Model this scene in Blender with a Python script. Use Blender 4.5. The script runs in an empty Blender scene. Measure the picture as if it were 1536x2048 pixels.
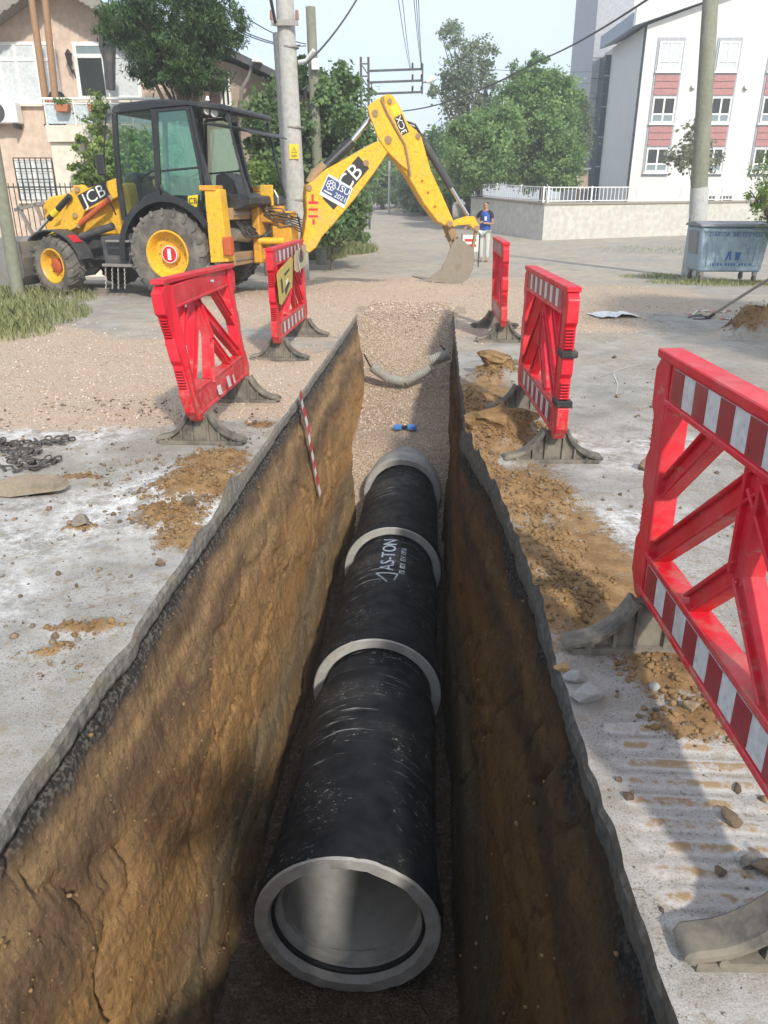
import bpy, bmesh, math, random
import numpy as np
from mathutils import Matrix, Vector
R = math.radians
SC = bpy.context.scene
COL = SC.collection
random.seed(7)
RNG = np.random.default_rng(11)

# ------------------------------------------------------------------ camera
F, TH, PSI, CAMH = 1500.0, R(22.75), R(3.94), 1.55     # focal length in photo pixels, pitch, yaw, eye height
cam_d = bpy.data.cameras.new('camera')
cam_d.sensor_fit = 'VERTICAL'; cam_d.sensor_height = 24.0; cam_d.lens = 24.0 * F / 2048
cam_d.clip_start = 0.05; cam_d.clip_end = 3000
cam = bpy.data.objects.new('camera', cam_d); COL.objects.link(cam)
cam.location = (0, 0, CAMH); cam.rotation_euler = (R(90) - TH, 0, PSI)
SC.camera = cam

# ------------------------------------------------------------------ world and sun
SUN_DIR = Vector((-1.15, 2.6, -2.15)).normalized()      # the way the light travels
s_el = math.asin(-SUN_DIR.z); s_rot = math.atan2(-SUN_DIR.x, -SUN_DIR.y)
W = bpy.data.worlds.new('World'); SC.world = W; W.use_nodes = True
nt = W.node_tree; nt.nodes.clear()
out = nt.nodes.new('ShaderNodeOutputWorld'); bg = nt.nodes.new('ShaderNodeBackground')
sky = nt.nodes.new('ShaderNodeTexSky'); sky.sky_type = 'NISHITA'; sky.sun_disc = False
sky.sun_elevation = s_el; sky.sun_rotation = s_rot
sky.air_density = 1.0; sky.dust_density = 1.5; sky.ozone_density = 1.0; sky.altitude = 50
# thin high cloud: a soft pale veil over the whole sky
tc = nt.nodes.new('ShaderNodeTexCoord'); mp = nt.nodes.new('ShaderNodeMapping'); mp.inputs['Scale'].default_value = (1.0, 1.0, 2.2)
nz = nt.nodes.new('ShaderNodeTexNoise'); nz.inputs['Scale'].default_value = 1.6; nz.inputs['Detail'].default_value = 5; nz.inputs['Roughness'].default_value = .55
rp = nt.nodes.new('ShaderNodeValToRGB'); rp.color_ramp.elements[0].position = .38; rp.color_ramp.elements[0].color = (.5, .5, .5, 1)
rp.color_ramp.elements[1].position = .72; rp.color_ramp.elements[1].color = (.88, .88, .88, 1)
mx = nt.nodes.new('ShaderNodeMix'); mx.data_type = 'RGBA'; mx.inputs[7].default_value = (5.2, 5.85, 6.7, 1)
L = nt.links.new
L(tc.outputs['Generated'], mp.inputs[0]); L(mp.outputs[0], nz.inputs['Vector']); L(nz.outputs[0], rp.inputs[0])
L(rp.outputs[0], mx.inputs[0]); L(sky.outputs[0], mx.inputs[6]); L(mx.outputs[2], bg.inputs[0])
bg.inputs[1].default_value = 0.15
L(bg.outputs[0], out.inputs[0])
sd = bpy.data.lights.new('sun', 'SUN'); sd.energy = 3.1; sd.angle = R(3.0); sd.color = (1.0, .93, .82)
sun = bpy.data.objects.new('sun', sd); COL.objects.link(sun); sun.location = (8, -15, 30)
sun.rotation_euler = SUN_DIR.to_track_quat('-Z', 'Y').to_euler()
SC.view_settings.view_transform = 'Standard'; SC.view_settings.look = 'None'
SC.view_settings.exposure = 0.36; SC.view_settings.gamma = 1.0
SC.cycles.max_bounces = 6; SC.cycles.diffuse_bounces = 3; SC.cycles.glossy_bounces = 3; SC.cycles.transmission_bounces = 4; SC.cycles.transparent_max_bounces = 12

# ------------------------------------------------------------------ geometry helpers
FW = np.array([-math.sin(PSI)*math.cos(TH), math.cos(PSI)*math.cos(TH), -math.sin(TH)])
RT = np.array([math.cos(PSI), math.sin(PSI), 0.0]); UP = np.cross(RT, FW)
FH = np.array([-math.sin(PSI), math.cos(PSI), 0.0]); CAM = np.array([0, 0, CAMH])
def ray(x, y): return FW + RT*(x-768)/F + UP*(1024-y)/F
def gp(x, y, z=0.0):                          # photo pixel -> point on the level z
    d = ray(x, y); return CAM + d*((z-CAMH)/d[2])
def ongnd(x, y):                              # photo pixel -> point on the terrain
    z = 0.0
    for _ in range(60):
        p = gp(x, y, z); z = .5*z + .5*float(terrain(p[0], p[1]))
    return np.array([p[0], p[1], terrain(p[0], p[1])])
def atD(x, y, D):                             # photo pixel -> point at forward distance D
    d = ray(x, y); return CAM + d*(D/np.dot(d, FH))
def onplane(x, y, p, n):
    d = ray(x, y); return CAM + d*(np.dot(np.asarray(p)-CAM, n)/np.dot(d, n))
def al(x, y, D):                              # photo pixel -> (lateral, forward, height)
    p = atD(x, y, D); return (float(np.dot(p, RT)), D, float(p[2]))
MA = Matrix.Rotation(PSI, 4, 'Z')
MA_inv = MA.inverted()

def smooth(a, b, x):
    t = np.clip((np.asarray(x, float)-a)/(b-a), 0, 1); return t*t*(3-2*t)
def _h(ix, iy, iz):
    n = (ix.astype(np.int64)*374761393 + iy.astype(np.int64)*668265263 + iz.astype(np.int64)*2147483647) & 0xffffffff
    n = ((n ^ (n >> 13))*1274126177) & 0xffffffff
    n = ((n ^ (n >> 16))*2246822519) & 0xffffffff
    return ((n ^ (n >> 15)) & 0xffff)/65535.0
def vnoise(x, y, z=0.0):
    x, y, z = np.broadcast_arrays(np.asarray(x, float), np.asarray(y, float), np.asarray(z, float))
    ix, iy, iz = np.floor(x), np.floor(y), np.floor(z)
    fx, fy, fz = x-ix, y-iy, z-iz
    fx, fy, fz = (f*f*(3-2*f) for f in (fx, fy, fz))
    r = 0
    for dx in (0, 1):
        for dy in (0, 1):
            for dz in (0, 1):
                w = (fx if dx else 1-fx)*(fy if dy else 1-fy)*(fz if dz else 1-fz)
                r = r + w*_h(ix+dx, iy+dy, iz+dz)
    return r*2-1
def fbm(x, y, z=0.0, o=4, g=.5):
    r, a, s = 0, 1.0, 0
    x = np.asarray(x, float); y = np.asarray(y, float); z = np.asarray(z, float)
    for i in range(o):
        r = r + a*vnoise(x*2**i+i*17.3, y*2**i+i*5.1, z*2**i+i*9.7); s += a; a *= g
    return r/s

def terrain(x, y):
    y = np.asarray(y, float); x = np.asarray(x, float)
    z = -0.25*smooth(13, 21, y) + 0.025*np.maximum(y-36, 0)*(y < 90) + .025*54*(y >= 90)
    return z

ROOT = {}
def mroot(o): return ROOT.get(o.name, Matrix.Identity(4))
def tagp(o, label=None, cat=None, group=None, kind=None):
    if label: o['label'] = label
    if cat: o['category'] = cat
    if group: o['group'] = group
    if kind: o['kind'] = kind
    return o
def thing(name, label, cat, loc=(0, 0, 0), rotz=0.0, group=None):
    o = bpy.data.objects.new(name, None); COL.objects.link(o); o.empty_display_size = .2
    o.location = loc; o.rotation_euler = (0, 0, rotz); tagp(o, label, cat, group)
    ROOT[o.name] = Matrix.Translation(Vector(loc)) @ Matrix.Rotation(rotz, 4, 'Z')
    return o
def mesh_from(verts, faces, name):
    me = bpy.data.meshes.new(name)
    me.from_pydata([tuple(v) for v in verts], [], [tuple(f) for f in faces]); me.update()
    return me
def link(name, me, mat=None, parent=None, smooth_=False):
    if mat is not None and not me.materials: me.materials.append(mat)
    if smooth_:
        me.polygons.foreach_set('use_smooth', [True]*len(me.polygons)); 
    o = bpy.data.objects.new(name, me); COL.objects.link(o)
    if parent is not None:
        o.parent = parent; ROOT[o.name] = mroot(parent)
    return o
def to_space(V, space, parent):
    if space == 'L' or (parent is None and space == 'W'): return V
    Mi = mroot(parent).inverted() if parent is not None else Matrix.Identity(4)
    if space == 'A': Mi = Mi @ MA
    A = np.array(Mi)
    V = np.asarray(V, float)
    return V @ A[:3, :3].T + A[:3, 3]
def quads_mesh(name, V, Q, mat):               # fast path for big arrays; Q is (n,k)
    me = bpy.data.meshes.new(name); V = np.asarray(V, np.float32); Q = np.asarray(Q, np.int32); n, k = Q.shape
    me.vertices.add(len(V)); me.vertices.foreach_set('co', V.ravel())
    me.loops.add(n*k); me.loops.foreach_set('vertex_index', Q.ravel())
    me.polygons.add(n); me.polygons.foreach_set('loop_start', np.arange(0, n*k, k, dtype=np.int32))
    try: me.polygons.foreach_set('loop_total', np.full(n, k, np.int32))
    except Exception: pass
    me.update(calc_edges=True)
    if mat is not None: me.materials.append(mat)
    return me
def fattr(me, name, arr):
    a = me.attributes.new(name, 'FLOAT', 'POINT'); a.data.foreach_set('value', np.asarray(arr, np.float32).ravel())

class MB:
    def __init__(s): s.v = []; s.f = []
    def add(s, V, Fs):
        o = len(s.v); s.v += [tuple(map(float, p)) for p in V]; s.f += [tuple(i+o for i in f) for f in Fs]; return s
    def box(s, c, d, ax=None, taper=1.0):
        c = np.asarray(c, float); ax = np.eye(3) if ax is None else np.asarray(ax, float)
        V = []
        for k in (-1, 1):
            t = taper if k > 0 else 1.0
            for i, j in ((-1, -1), (1, -1), (1, 1), (-1, 1)):
                V.append(c + ax[0]*d[0]/2*i*t + ax[1]*d[1]/2*j*t + ax[2]*d[2]/2*k)
        return s.add(V, [(3, 2, 1, 0), (4, 5, 6, 7), (0, 1, 5, 4), (1, 2, 6, 5), (2, 3, 7, 6), (3, 0, 4, 7)])
    def bx(s, x0, x1, y0, y1, z0, z1): return s.box(((x0+x1)/2, (y0+y1)/2, (z0+z1)/2), (x1-x0, y1-y0, z1-z0))
    def bbox(s, x0, x1, y0, y1, z0, z1, b=.01):   # box with chamfered vertical and top edges
        P = [(x0+b, y0), (x1-b, y0), (x1, y0+b), (x1, y1-b), (x1-b, y1), (x0+b, y1), (x0, y1-b), (x0, y0+b)]
        def ring(z, i): return [(max(min(p[0], x1-i), x0+i), max(min(p[1], y1-i), y0+i), z) for p in P]
        rs = [ring(z0, b), ring(z0+b, 0), ring(z1-b, 0), ring(z1, b)]
        V = [p for r in rs for p in r]; Fs = [tuple(range(7, -1, -1)), tuple(range(24, 32))]
        for k in range(3):
            for i in range(8): j = (i+1) % 8; Fs.append((k*8+i, k*8+j, k*8+8+j, k*8+8+i))
        return s.add(V, Fs)
    def bar(s, p, q, w, h, up=(0, 0, 1)):         # rectangular bar from p to q
        p = np.asarray(p, float); q = np.asarray(q, float); d = q-p; l = np.linalg.norm(d); d /= l
        u = np.asarray(up, float); sx = np.cross(d, u)
        if np.linalg.norm(sx) < 1e-4: sx = np.cross(d, (1, 0, 0))
        sx /= np.linalg.norm(sx); u = np.cross(sx, d)
        return s.box((p+q)/2, (w, l, h), (sx, d, u))
    def cyl(s, p, q, r0, r1=None, n=12, cap=True):
        r1 = r0 if r1 is None else r1
        return s.tube([p, q], [r0, r1], n, cap)
    def tube(s, P, r, n=8, cap=True):
        P = [np.asarray(p, float) for p in P]; m = len(P)
        rr = list(r) if hasattr(r, '__len__') else [r]*m
        V = []; ref = None
        for i in range(m):
            t = P[min(i+1, m-1)]-P[max(i-1, 0)]; t = t/(np.linalg.norm(t)+1e-12)
            if ref is None: ref = np.cross(t, (0, 0, 1)) if abs(t[2]) < .95 else np.cross(t, (1, 0, 0))
            a = ref-t*np.dot(ref, t); a /= np.linalg.norm(a)+1e-12; b = np.cross(t, a); ref = a
            for k in range(n):
                an = 2*math.pi*k/n; V.append(P[i]+rr[i]*(a*math.cos(an)+b*math.sin(an)))
        Fs = [(i*n+k, i*n+(k+1) % n, (i+1)*n+(k+1) % n, (i+1)*n+k) for i in range(m-1) for k in range(n)]
        if cap: Fs += [tuple(range(n-1, -1, -1)), tuple(range((m-1)*n, m*n))]
        return s.add(V, Fs)
    def lathe(s, prof, o, ax, n=32, close=False):  # prof: (radius, distance along axis)
        o = np.asarray(o, float); ax = np.asarray(ax, float); ax /= np.linalg.norm(ax)
        a = np.cross(ax, (0, 0, 1)) if abs(ax[2]) < .9 else np.cross(ax, (1, 0, 0)); a /= np.linalg.norm(a); b = np.cross(ax, a)
        V = [o+ax*h+r*(a*math.cos(2*math.pi*k/n)+b*math.sin(2*math.pi*k/n)) for r, h in prof for k in range(n)]
        m = len(prof)
        Fs = [(i % m*n+k, i % m*n+(k+1) % n, (i+1) % m*n+(k+1) % n, (i+1) % m*n+k) for i in range(m if close else m-1) for k in range(n)]
        return s.add(V, Fs)
    def prism(s, poly, ext, o=(0, 0, 0)):          # 3-D polygon swept by the vector ext
        P = [np.asarray(p, float)+np.asarray(o, float) for p in poly]; e = np.asarray(ext, float); n = len(P)
        return s.add(P+[p+e for p in P], [tuple(range(n-1, -1, -1)), tuple(range(n, 2*n))]+[(i, (i+1) % n, n+(i+1) % n, n+i) for i in range(n)])
    def quad(s, a, b, c, d): return s.add([a, b, c, d], [(0, 1, 2, 3)])
    def lump(s, c, r, sq=(1, 1, 1), jit=.25, rot=0.0):
        V = []
        for p in ICO_V:
            q = p*(1+random.uniform(-jit, jit))*r*np.asarray(sq); co, si = math.cos(rot), math.sin(rot)
            V.append((c[0]+q[0]*co-q[1]*si, c[1]+q[0]*si+q[1]*co, c[2]+q[2]))
        return s.add(V, ICO_F)
    def map(s, fn): s.v = [tuple(fn(*p)) for p in s.v]; return s
    def build(s, name, mat, parent=None, space='L', sm=False, fix=True, bev=0.0):
        V = to_space(s.v, space, parent); me = mesh_from(V, s.f, name)
        if fix or bev:
            bm = bmesh.new(); bm.from_mesh(me)
            if bev:
                bmesh.ops.bevel(bm, geom=[e for e in bm.edges if e.is_manifold and e.calc_face_angle(0) > .5], offset=bev, segments=1, affect='EDGES', clamp_overlap=True)
            bmesh.ops.recalc_face_normals(bm, faces=bm.faces); bm.to_mesh(me); bm.free()
        if sm:
            me.polygons.foreach_set('use_smooth', [True]*len(me.polygons))
            try: me.set_sharp_from_angle(angle=R(40))
            except Exception: pass
        return link(name, me, mat, parent)
_g = (1+5**.5)/2
ICO_V = np.array([(-1, _g, 0), (1, _g, 0), (-1, -_g, 0), (1, -_g, 0), (0, -1, _g), (0, 1, _g), (0, -1, -_g), (0, 1, -_g), (_g, 0, -1), (_g, 0, 1), (-_g, 0, -1), (-_g, 0, 1)])/math.sqrt(1+_g*_g)
ICO_F = [(0, 11, 5), (0, 5, 1), (0, 1, 7), (0, 7, 10), (0, 10, 11), (1, 5, 9), (5, 11, 4), (11, 10, 2), (10, 7, 6), (7, 1, 8), (3, 9, 4), (3, 4, 2), (3, 2, 6), (3, 6, 8), (3, 8, 9), (4, 9, 5), (2, 4, 11), (6, 2, 10), (8, 6, 7), (9, 8, 1)]
def stones_mesh(name, pts, rad, mat, flat=.7, jit=.28, space='W', parent=None):
    n = len(pts); pts = np.asarray(pts, float); rad = np.asarray(rad, float)
    J = 1+RNG.uniform(-jit, jit, (n, 12, 1)); S = np.stack([RNG.uniform(.7, 1.3, n), RNG.uniform(.6, 1.1, n), RNG.uniform(.5, .9, n)*flat/.7], 1)[:, None, :]
    P = ICO_V[None]*J*S*rad[:, None, None]
    an = RNG.uniform(0, 6.28, n); c, s_ = np.cos(an), np.sin(an)
    P2 = P.copy(); P2[:, :, 0] = P[:, :, 0]*c[:, None]-P[:, :, 1]*s_[:, None]; P2[:, :, 1] = P[:, :, 0]*s_[:, None]+P[:, :, 1]*c[:, None]
    tl = RNG.uniform(-.5, .5, n); c, s_ = np.cos(tl), np.sin(tl)
    P3 = P2.copy(); P3[:, :, 1] = P2[:, :, 1]*c[:, None]-P2[:, :, 2]*s_[:, None]; P3[:, :, 2] = P2[:, :, 1]*s_[:, None]+P2[:, :, 2]*c[:, None]
    V = (P3+pts[:, None, :]).reshape(-1, 3)
    Fc = (np.array(ICO_F)[None]+(np.arange(n)*12)[:, None, None]).reshape(-1, 3)
    me = quads_mesh(name, V, Fc, mat); fattr(me, 'tint', np.repeat(RNG.random(n), 12)); return me

# ------------------------------------------------------------------ materials
def newmat(name):
    m = bpy.data.materials.new(name); m.use_nodes = True; t = m.node_tree; b = t.nodes['Principled BSDF']; return m, t, b
class N:                                       # tiny node helper
    def __init__(s, t, b): s.t = t; s.b = b; s.c = t.nodes.new('ShaderNodeTexCoord')
    def vec(s, sc=(1, 1, 1), src='Object', rot=(0, 0, 0)):
        m = s.t.nodes.new('ShaderNodeMapping'); m.inputs['Scale'].default_value = sc; m.inputs['Rotation'].default_value = rot
        s.t.links.new(s.c.outputs[src], m.inputs[0]); return m.outputs[0]
    def noise(s, scale, detail=4, rough=.55, sc=(1, 1, 1), dist=0.0, src='Object', rot=(0, 0, 0)):
        n = s.t.nodes.new('ShaderNodeTexNoise'); n.inputs['Scale'].default_value = scale; n.inputs['Detail'].default_value = detail
        n.inputs['Roughness'].default_value = rough; n.inputs['Distortion'].default_value = dist
        s.t.links.new(s.vec(sc, src, rot), n.inputs['Vector']); return n.outputs[0]
    def voro(s, scale, feat='F1', out='Distance', sc=(1, 1, 1), rnd=1.0):
        n = s.t.nodes.new('ShaderNodeTexVoronoi'); n.feature = feat; n.inputs['Scale'].default_value = scale; n.inputs['Randomness'].default_value = rnd
        s.t.links.new(s.vec(sc), n.inputs['Vector']); return n.outputs[out]
    def ramp(s, x, lo, hi, a=0.0, b=1.0):
        n = s.t.nodes.new('ShaderNodeMapRange'); n.interpolation_type = 'SMOOTHSTEP'
        for i, v in ((1, lo), (2, hi), (3, a), (4, b)): n.inputs[i].default_value = v
        s.t.links.new(x, n.inputs[0]); return n.outputs[0]
    def math(s, op, a, b=None):
        n = s.t.nodes.new('ShaderNodeMath'); n.operation = op
        for i, v in ((0, a), (1, b)):
            if v is None: continue
            if isinstance(v, (int, float)): n.inputs[i].default_value = v
            else: s.t.links.new(v, n.inputs[i])
        return n.outputs[0]
    def mix(s, f, a, b, mode='MIX'):
        n = s.t.nodes.new('ShaderNodeMix'); n.data_type = 'RGBA'; n.blend_type = mode
        for i, v in ((0, f), (6, a), (7, b)):
            if isinstance(v, (int, float)): n.inputs[i].default_value = v
            elif isinstance(v, tuple): n.inputs[i].default_value = v if len(v) == 4 else v+(1,)
            else: s.t.links.new(v, n.inputs[i])
        return n.outputs[2]
    def attr(s, name, out='Fac'):
        n = s.t.nodes.new('ShaderNodeAttribute'); n.attribute_name = name; return n.outputs[out]
    def xyz(s, i, src='Object'):
        n = s.t.nodes.new('ShaderNodeSeparateXYZ'); s.t.links.new(s.c.outputs[src], n.inputs[0]); return n.outputs[i]
    def rgbramp(s, x, stops):
        n = s.t.nodes.new('ShaderNodeValToRGB'); e = n.color_ramp.elements
        while len(e) < len(stops): e.new(.5)
        for i, (p, c) in enumerate(stops): e[i].position = p; e[i].color = c+(1,) if len(c) == 3 else c
        s.t.links.new(x, n.inputs[0]); return n.outputs[0]
    def bump(s, h, st=.3, dist=.02, prev=None):
        n = s.t.nodes.new('ShaderNodeBump'); n.inputs['Strength'].default_value = st; n.inputs['Distance'].default_value = dist
        s.t.links.new(h, n.inputs['Height'])
        if prev is not None: s.t.links.new(prev, n.inputs['Normal'])
        return n.outputs[0]
    def set(s, **k):
        for n, v in k.items():
            n = {'col': 'Base Color', 'rough': 'Roughness', 'nor': 'Normal', 'metal': 'Metallic', 'alpha': 'Alpha', 'trans': 'Transmission Weight', 'spec': 'Specular IOR Level', 'sss': 'Subsurface Weight', 'coat': 'Coat Weight'}[n]
            if isinstance(v, (int, float)): s.b.inputs[n].default_value = v
            elif isinstance(v, tuple): s.b.inputs[n].default_value = v if len(v) == 4 else v+(1,)
            else: s.t.links.new(v, s.b.inputs[n])
def worn(name, col, rough=.5, dirt=(.25, .2, .14), amt=.5, scale=3.0, metal=0.0, chip=None, fine=.12, bump=.15, spec=.5, streak=False):
    """painted or moulded surface: uneven tone, a film of dust in large patches, small chips"""
    m, t, b = newmat(name); n = N(t, b)
    v = n.noise(scale*6, 5); c = n.mix(n.ramp(v, .3, .7, 0, 1), tuple(x*(1-fine) for x in col), tuple(min(1, x*(1+fine)) for x in col))
    d = n.ramp(n.noise(scale, 6, .65, sc=(1, 1, .25) if streak else (1, 1, 1)), .62-.3*amt, .85-.15*amt, 0, min(.9, amt))
    c = n.mix(d, c, dirt)
    if chip:
        k = n.ramp(n.noise(scale*9, 3, .5), .66, .7); c = n.mix(k, c, chip)
    n.set(col=c, rough=n.ramp(v, .2, .8, max(.05, rough-.1), min(1, rough+.12)), metal=metal, spec=spec)
    if bump: n.set(nor=n.bump(n.noise(scale*14, 4), bump, .01))
    return m
def plain(name, col, rough=.6, metal=0.0, spec=.5):
    m, t, b = newmat(name); N(t, b).set(col=col, rough=rough, metal=metal, spec=spec); return m
# ------------------------------------------------------------------ ground, trench
TY0, TY1 = 0.25, 11.35
def lipL(y):
    y = np.asarray(y, float)
    return -1.15 + .014*fbm(y*.6, 3.1, o=2) + .003*vnoise(y*6, 1.0) + .0035*vnoise(y*16, 2.0) - .02*smooth(9.5, 12, y) + .022*np.exp(-((y-2.35)/.08)**2)
def lipR(y):
    y = np.asarray(y, float)
    b = np.interp(y, [0, 1.2, 1.9, 2.78, 3.53, 4.29, 5.15, 5.25, 7, 12.5], [.53, .525, .49, .45, .41, .335, .195, .235, .235, .24])
    return b + .008*fbm(y*1.3, 7.7, o=3) + .006*vnoise(y*11, 4.0) + .005*vnoise(y*19, 2.0)
ZF_Y = [0.2, 7.35, 7.75, 8.05, 8.4, 9.65, 9.9, 10.3, 10.7, 11.0, 11.2, 12.5]
ZF_Z = [-1.87, -1.83, -1.5, -1.06, -1.0, -.98, -.86, -.70, -.42, -.15, .0, .0]
def zfloor(x, y):
    z = np.interp(y, ZF_Y, ZF_Z) + .03*fbm(np.asarray(x)*3, np.asarray(y)*3, 2.2, o=3); k = smooth(10.8, 11.2, y)
    return z*(1-k) + (gz(np.asarray(x, float), np.asarray(y, float))+.012)*k

MUD = []                                       # spoil: centre, radii, height
for px, py, rx, ry, h in ((985, 752, .22, .30, .13), (1000, 880, .30, .42, .15), (950, 815, .2, .5, .07), (960, 930, .16, .35, .06), (1050, 1000, .26, .45, .05), (1070, 1100, .22, .35, .04),
                          (1110, 1210, .2, .22, .045), (1150, 1180, .2, .2, .03), (1090, 870, .2, .3, .03), (400, 985, .34, .30, .08), (330, 1040, .25, .2, .05), (440, 930, .3, .3, .03), (370, 1080, .2, .2, .03),
                          (165, 1058, .09, .05, .035), (170, 1250, .14, .07, .02), (90, 1300, .12, .05, .018), (1400, 1340, .3, .2, .02), (1440, 1450, .25, .15, .02), (1520, 670, .5, .4, .3), (160, 960, .15, .06, .03), (520, 850, .12, .12, .03)):
    p = gp(px, py); MUD.append((p[0], p[1], rx, ry, h))
def mudmask(x, y):
    r = np.zeros(np.broadcast(x, y).shape); hh = r.copy()
    wx = x+.12*fbm(x*4, y*4, 1.0, o=4); wy = y+.14*fbm(x*4, y*4, 8.0, o=4)
    for cx, cy, rx, ry, h in MUD:
        d = np.sqrt(((wx-cx)/rx)**2+((wy-cy)/ry)**2); k = 1-smooth(.25, 1.3, d)
        r = np.maximum(r, k); hh = np.maximum(hh, h*k)
    return r, hh
def masks(x, y):
    n1 = fbm(x*.8, y*.8, 3.0, o=4); n2 = fbm(x*2.2, y*2.2, 5.0, o=4)
    mud, mh = mudmask(x, y)
    # loose brown spread along the right edge
    sp = (x > lipR(y)-.03)*(1-smooth(.25, .75, x-lipR(y)))*smooth(1.9, 2.6, y)*(1-smooth(6.4, 7.6, y))
    mud = np.maximum(mud, np.clip(sp*(.75+.9*n2), 0, .8))
    sl = smooth(-2.3, -1.7, x)*(x < -1.1)*smooth(2.6, 3.2, y)*(1-smooth(4.3, 4.9, y))
    mud = np.maximum(mud, np.clip(sl*(.05+1.0*n2), 0, .5))
    # crushed stone
    g = smooth(8.6, 10.4, y+.6*n1)*(1-smooth(17, 20, y+1.2*n1))*(1-smooth(2.2, 3.8, np.abs(x+.4+1.1*n1)))
    g2 = smooth(4.9, 5.6, y+.5*n1)*(1-smooth(7.4, 9.0, y+.25*x+.8*n1))*(x < -1.0)*(1-.75*smooth(7.6, 9.5, -x))
    g3 = smooth(1.5, 3.0, x+.8*n1)*smooth(10.5, 12, y+n1)*(1-smooth(15, 18, y+n1))*(1-smooth(4, 6, x))*.6
    g4 = smooth(17, 22, y)*(1-smooth(2.5, 5.5, np.abs(x+1.2+.05*(y-17))))*.35*(.7+n1)
    gra = np.clip(np.maximum(np.maximum(g, g2*.95), np.maximum(g3, g4)), 0, 1)
    wh = np.clip(smooth(.05, .5, n1+.5*n2)*(1-smooth(5.2, 6.5, y)), 0, 1)
    wh = np.maximum(wh, np.exp(-((x-1.25)/.5)**2-((y-1.15)/.45)**2)*.9)
    wh = np.maximum(wh, np.exp(-((x+2.0)/.5)**2-((y-3.25)/.35)**2)*.9)
    dust = np.clip(.5+n1, 0, 1)*smooth(6, 10, y)+.5*smooth(13, 18, y)*(1-smooth(3, 8, np.abs(x+1)))
    st = smooth(.52, .62, x)*(1-smooth(1.25, 1.6, x))*smooth(1.15, 1.3, y)*(1-smooth(1.95, 2.1, y))
    tr = (.5+.5*np.sin(y*2*math.pi/.078+.5*n2))*st
    return mud, mh, gra, wh, dust, tr
def gz(x, y):
    mud, mh, gra, wh, dust, tr = masks(x, y)
    e = np.minimum(np.abs(x-lipL(y)), np.abs(x-lipR(y)))
    z = terrain(x, y) + 1.45*mh*(.7+.7*fbm(x*9, y*9, 2.0, o=4)) + mud*.014*fbm(x*26, y*26, 1.0, o=3)*smooth(0, .03, e)
    z = z + .018*gra*fbm(x*2, y*2, 9.0, o=4)*smooth(0, .3, e) + .008*gra*fbm(x*14, y*14, 4.0, o=3)*smooth(0, .2, e)*(np.asarray(y) < 18)
    z = z + .006*fbm(x*1.1, y*1.1, 6.0, o=3)*smooth(0, .3, e)*(y < 14)
    z = z + tr*.006
    # heap of stone in front of the bucket and along the end of the trench
    z = z + .16*np.exp(-((x+.55)/1.3)**2-((y-14.2)/.8)**2)*(1+.3*fbm(x*2, y*2, o=3)) + .05*np.exp(-((x+1.0)/2.2)**2-((y-12.9)/.9)**2)
    return z
yr = [-2.5, -1.5, -.8, -.3, 0.0, TY0]
while yr[-1] < 14: yr.append(yr[-1]+.012+.0055*yr[-1])
i0 = 5; i1 = int(np.argmin(np.abs(np.array(yr)-TY1)))
while yr[-1] < 420: yr.append(yr[-1]+.09+.045*(yr[-1]-13.2))
yr = np.array(yr); TY1 = float(yr[i1])
off = [0.0]; s_ = .016
while off[-1] < 260: off.append(off[-1]+s_); s_ = min(s_*1.037, .03 if off[-1] < .9 else s_*1.037)
off = np.array(off); NC = len(off); NM = 7
lx, rx_ = lipL(yr), lipR(yr)
far = smooth(TY1, TY1+8, yr)
X = np.concatenate([lx[:, None]-off[None, ::-1], lx[:, None]+(rx_-lx)[:, None]*(np.arange(1, NM+1)/(NM+1))[None], rx_[:, None]+off[None]], 1)
Y = np.repeat(yr[:, None], X.shape[1], 1)
Z = gz(X, Y)
nr, nc = X.shape
idx = np.arange(nr*nc).reshape(nr, nc)
q = np.stack([idx[:-1, :-1], idx[:-1, 1:], idx[1:, 1:], idx[1:, :-1]], -1)
keep = np.ones(q.shape[:2], bool); keep[i0:i1, NC-1:NC+NM] = False
me_g = quads_mesh('ground', np.stack([X, Y, Z], -1).reshape(-1, 3), q[keep], None)
mk = masks(X, Y)
for nm, a in zip(('mud', 'mudh', 'gravel', 'lime', 'dust', 'track'), mk): fattr(me_g, nm, a)
me_g.polygons.foreach_set('use_smooth', [True]*len(me_g.polygons))

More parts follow.
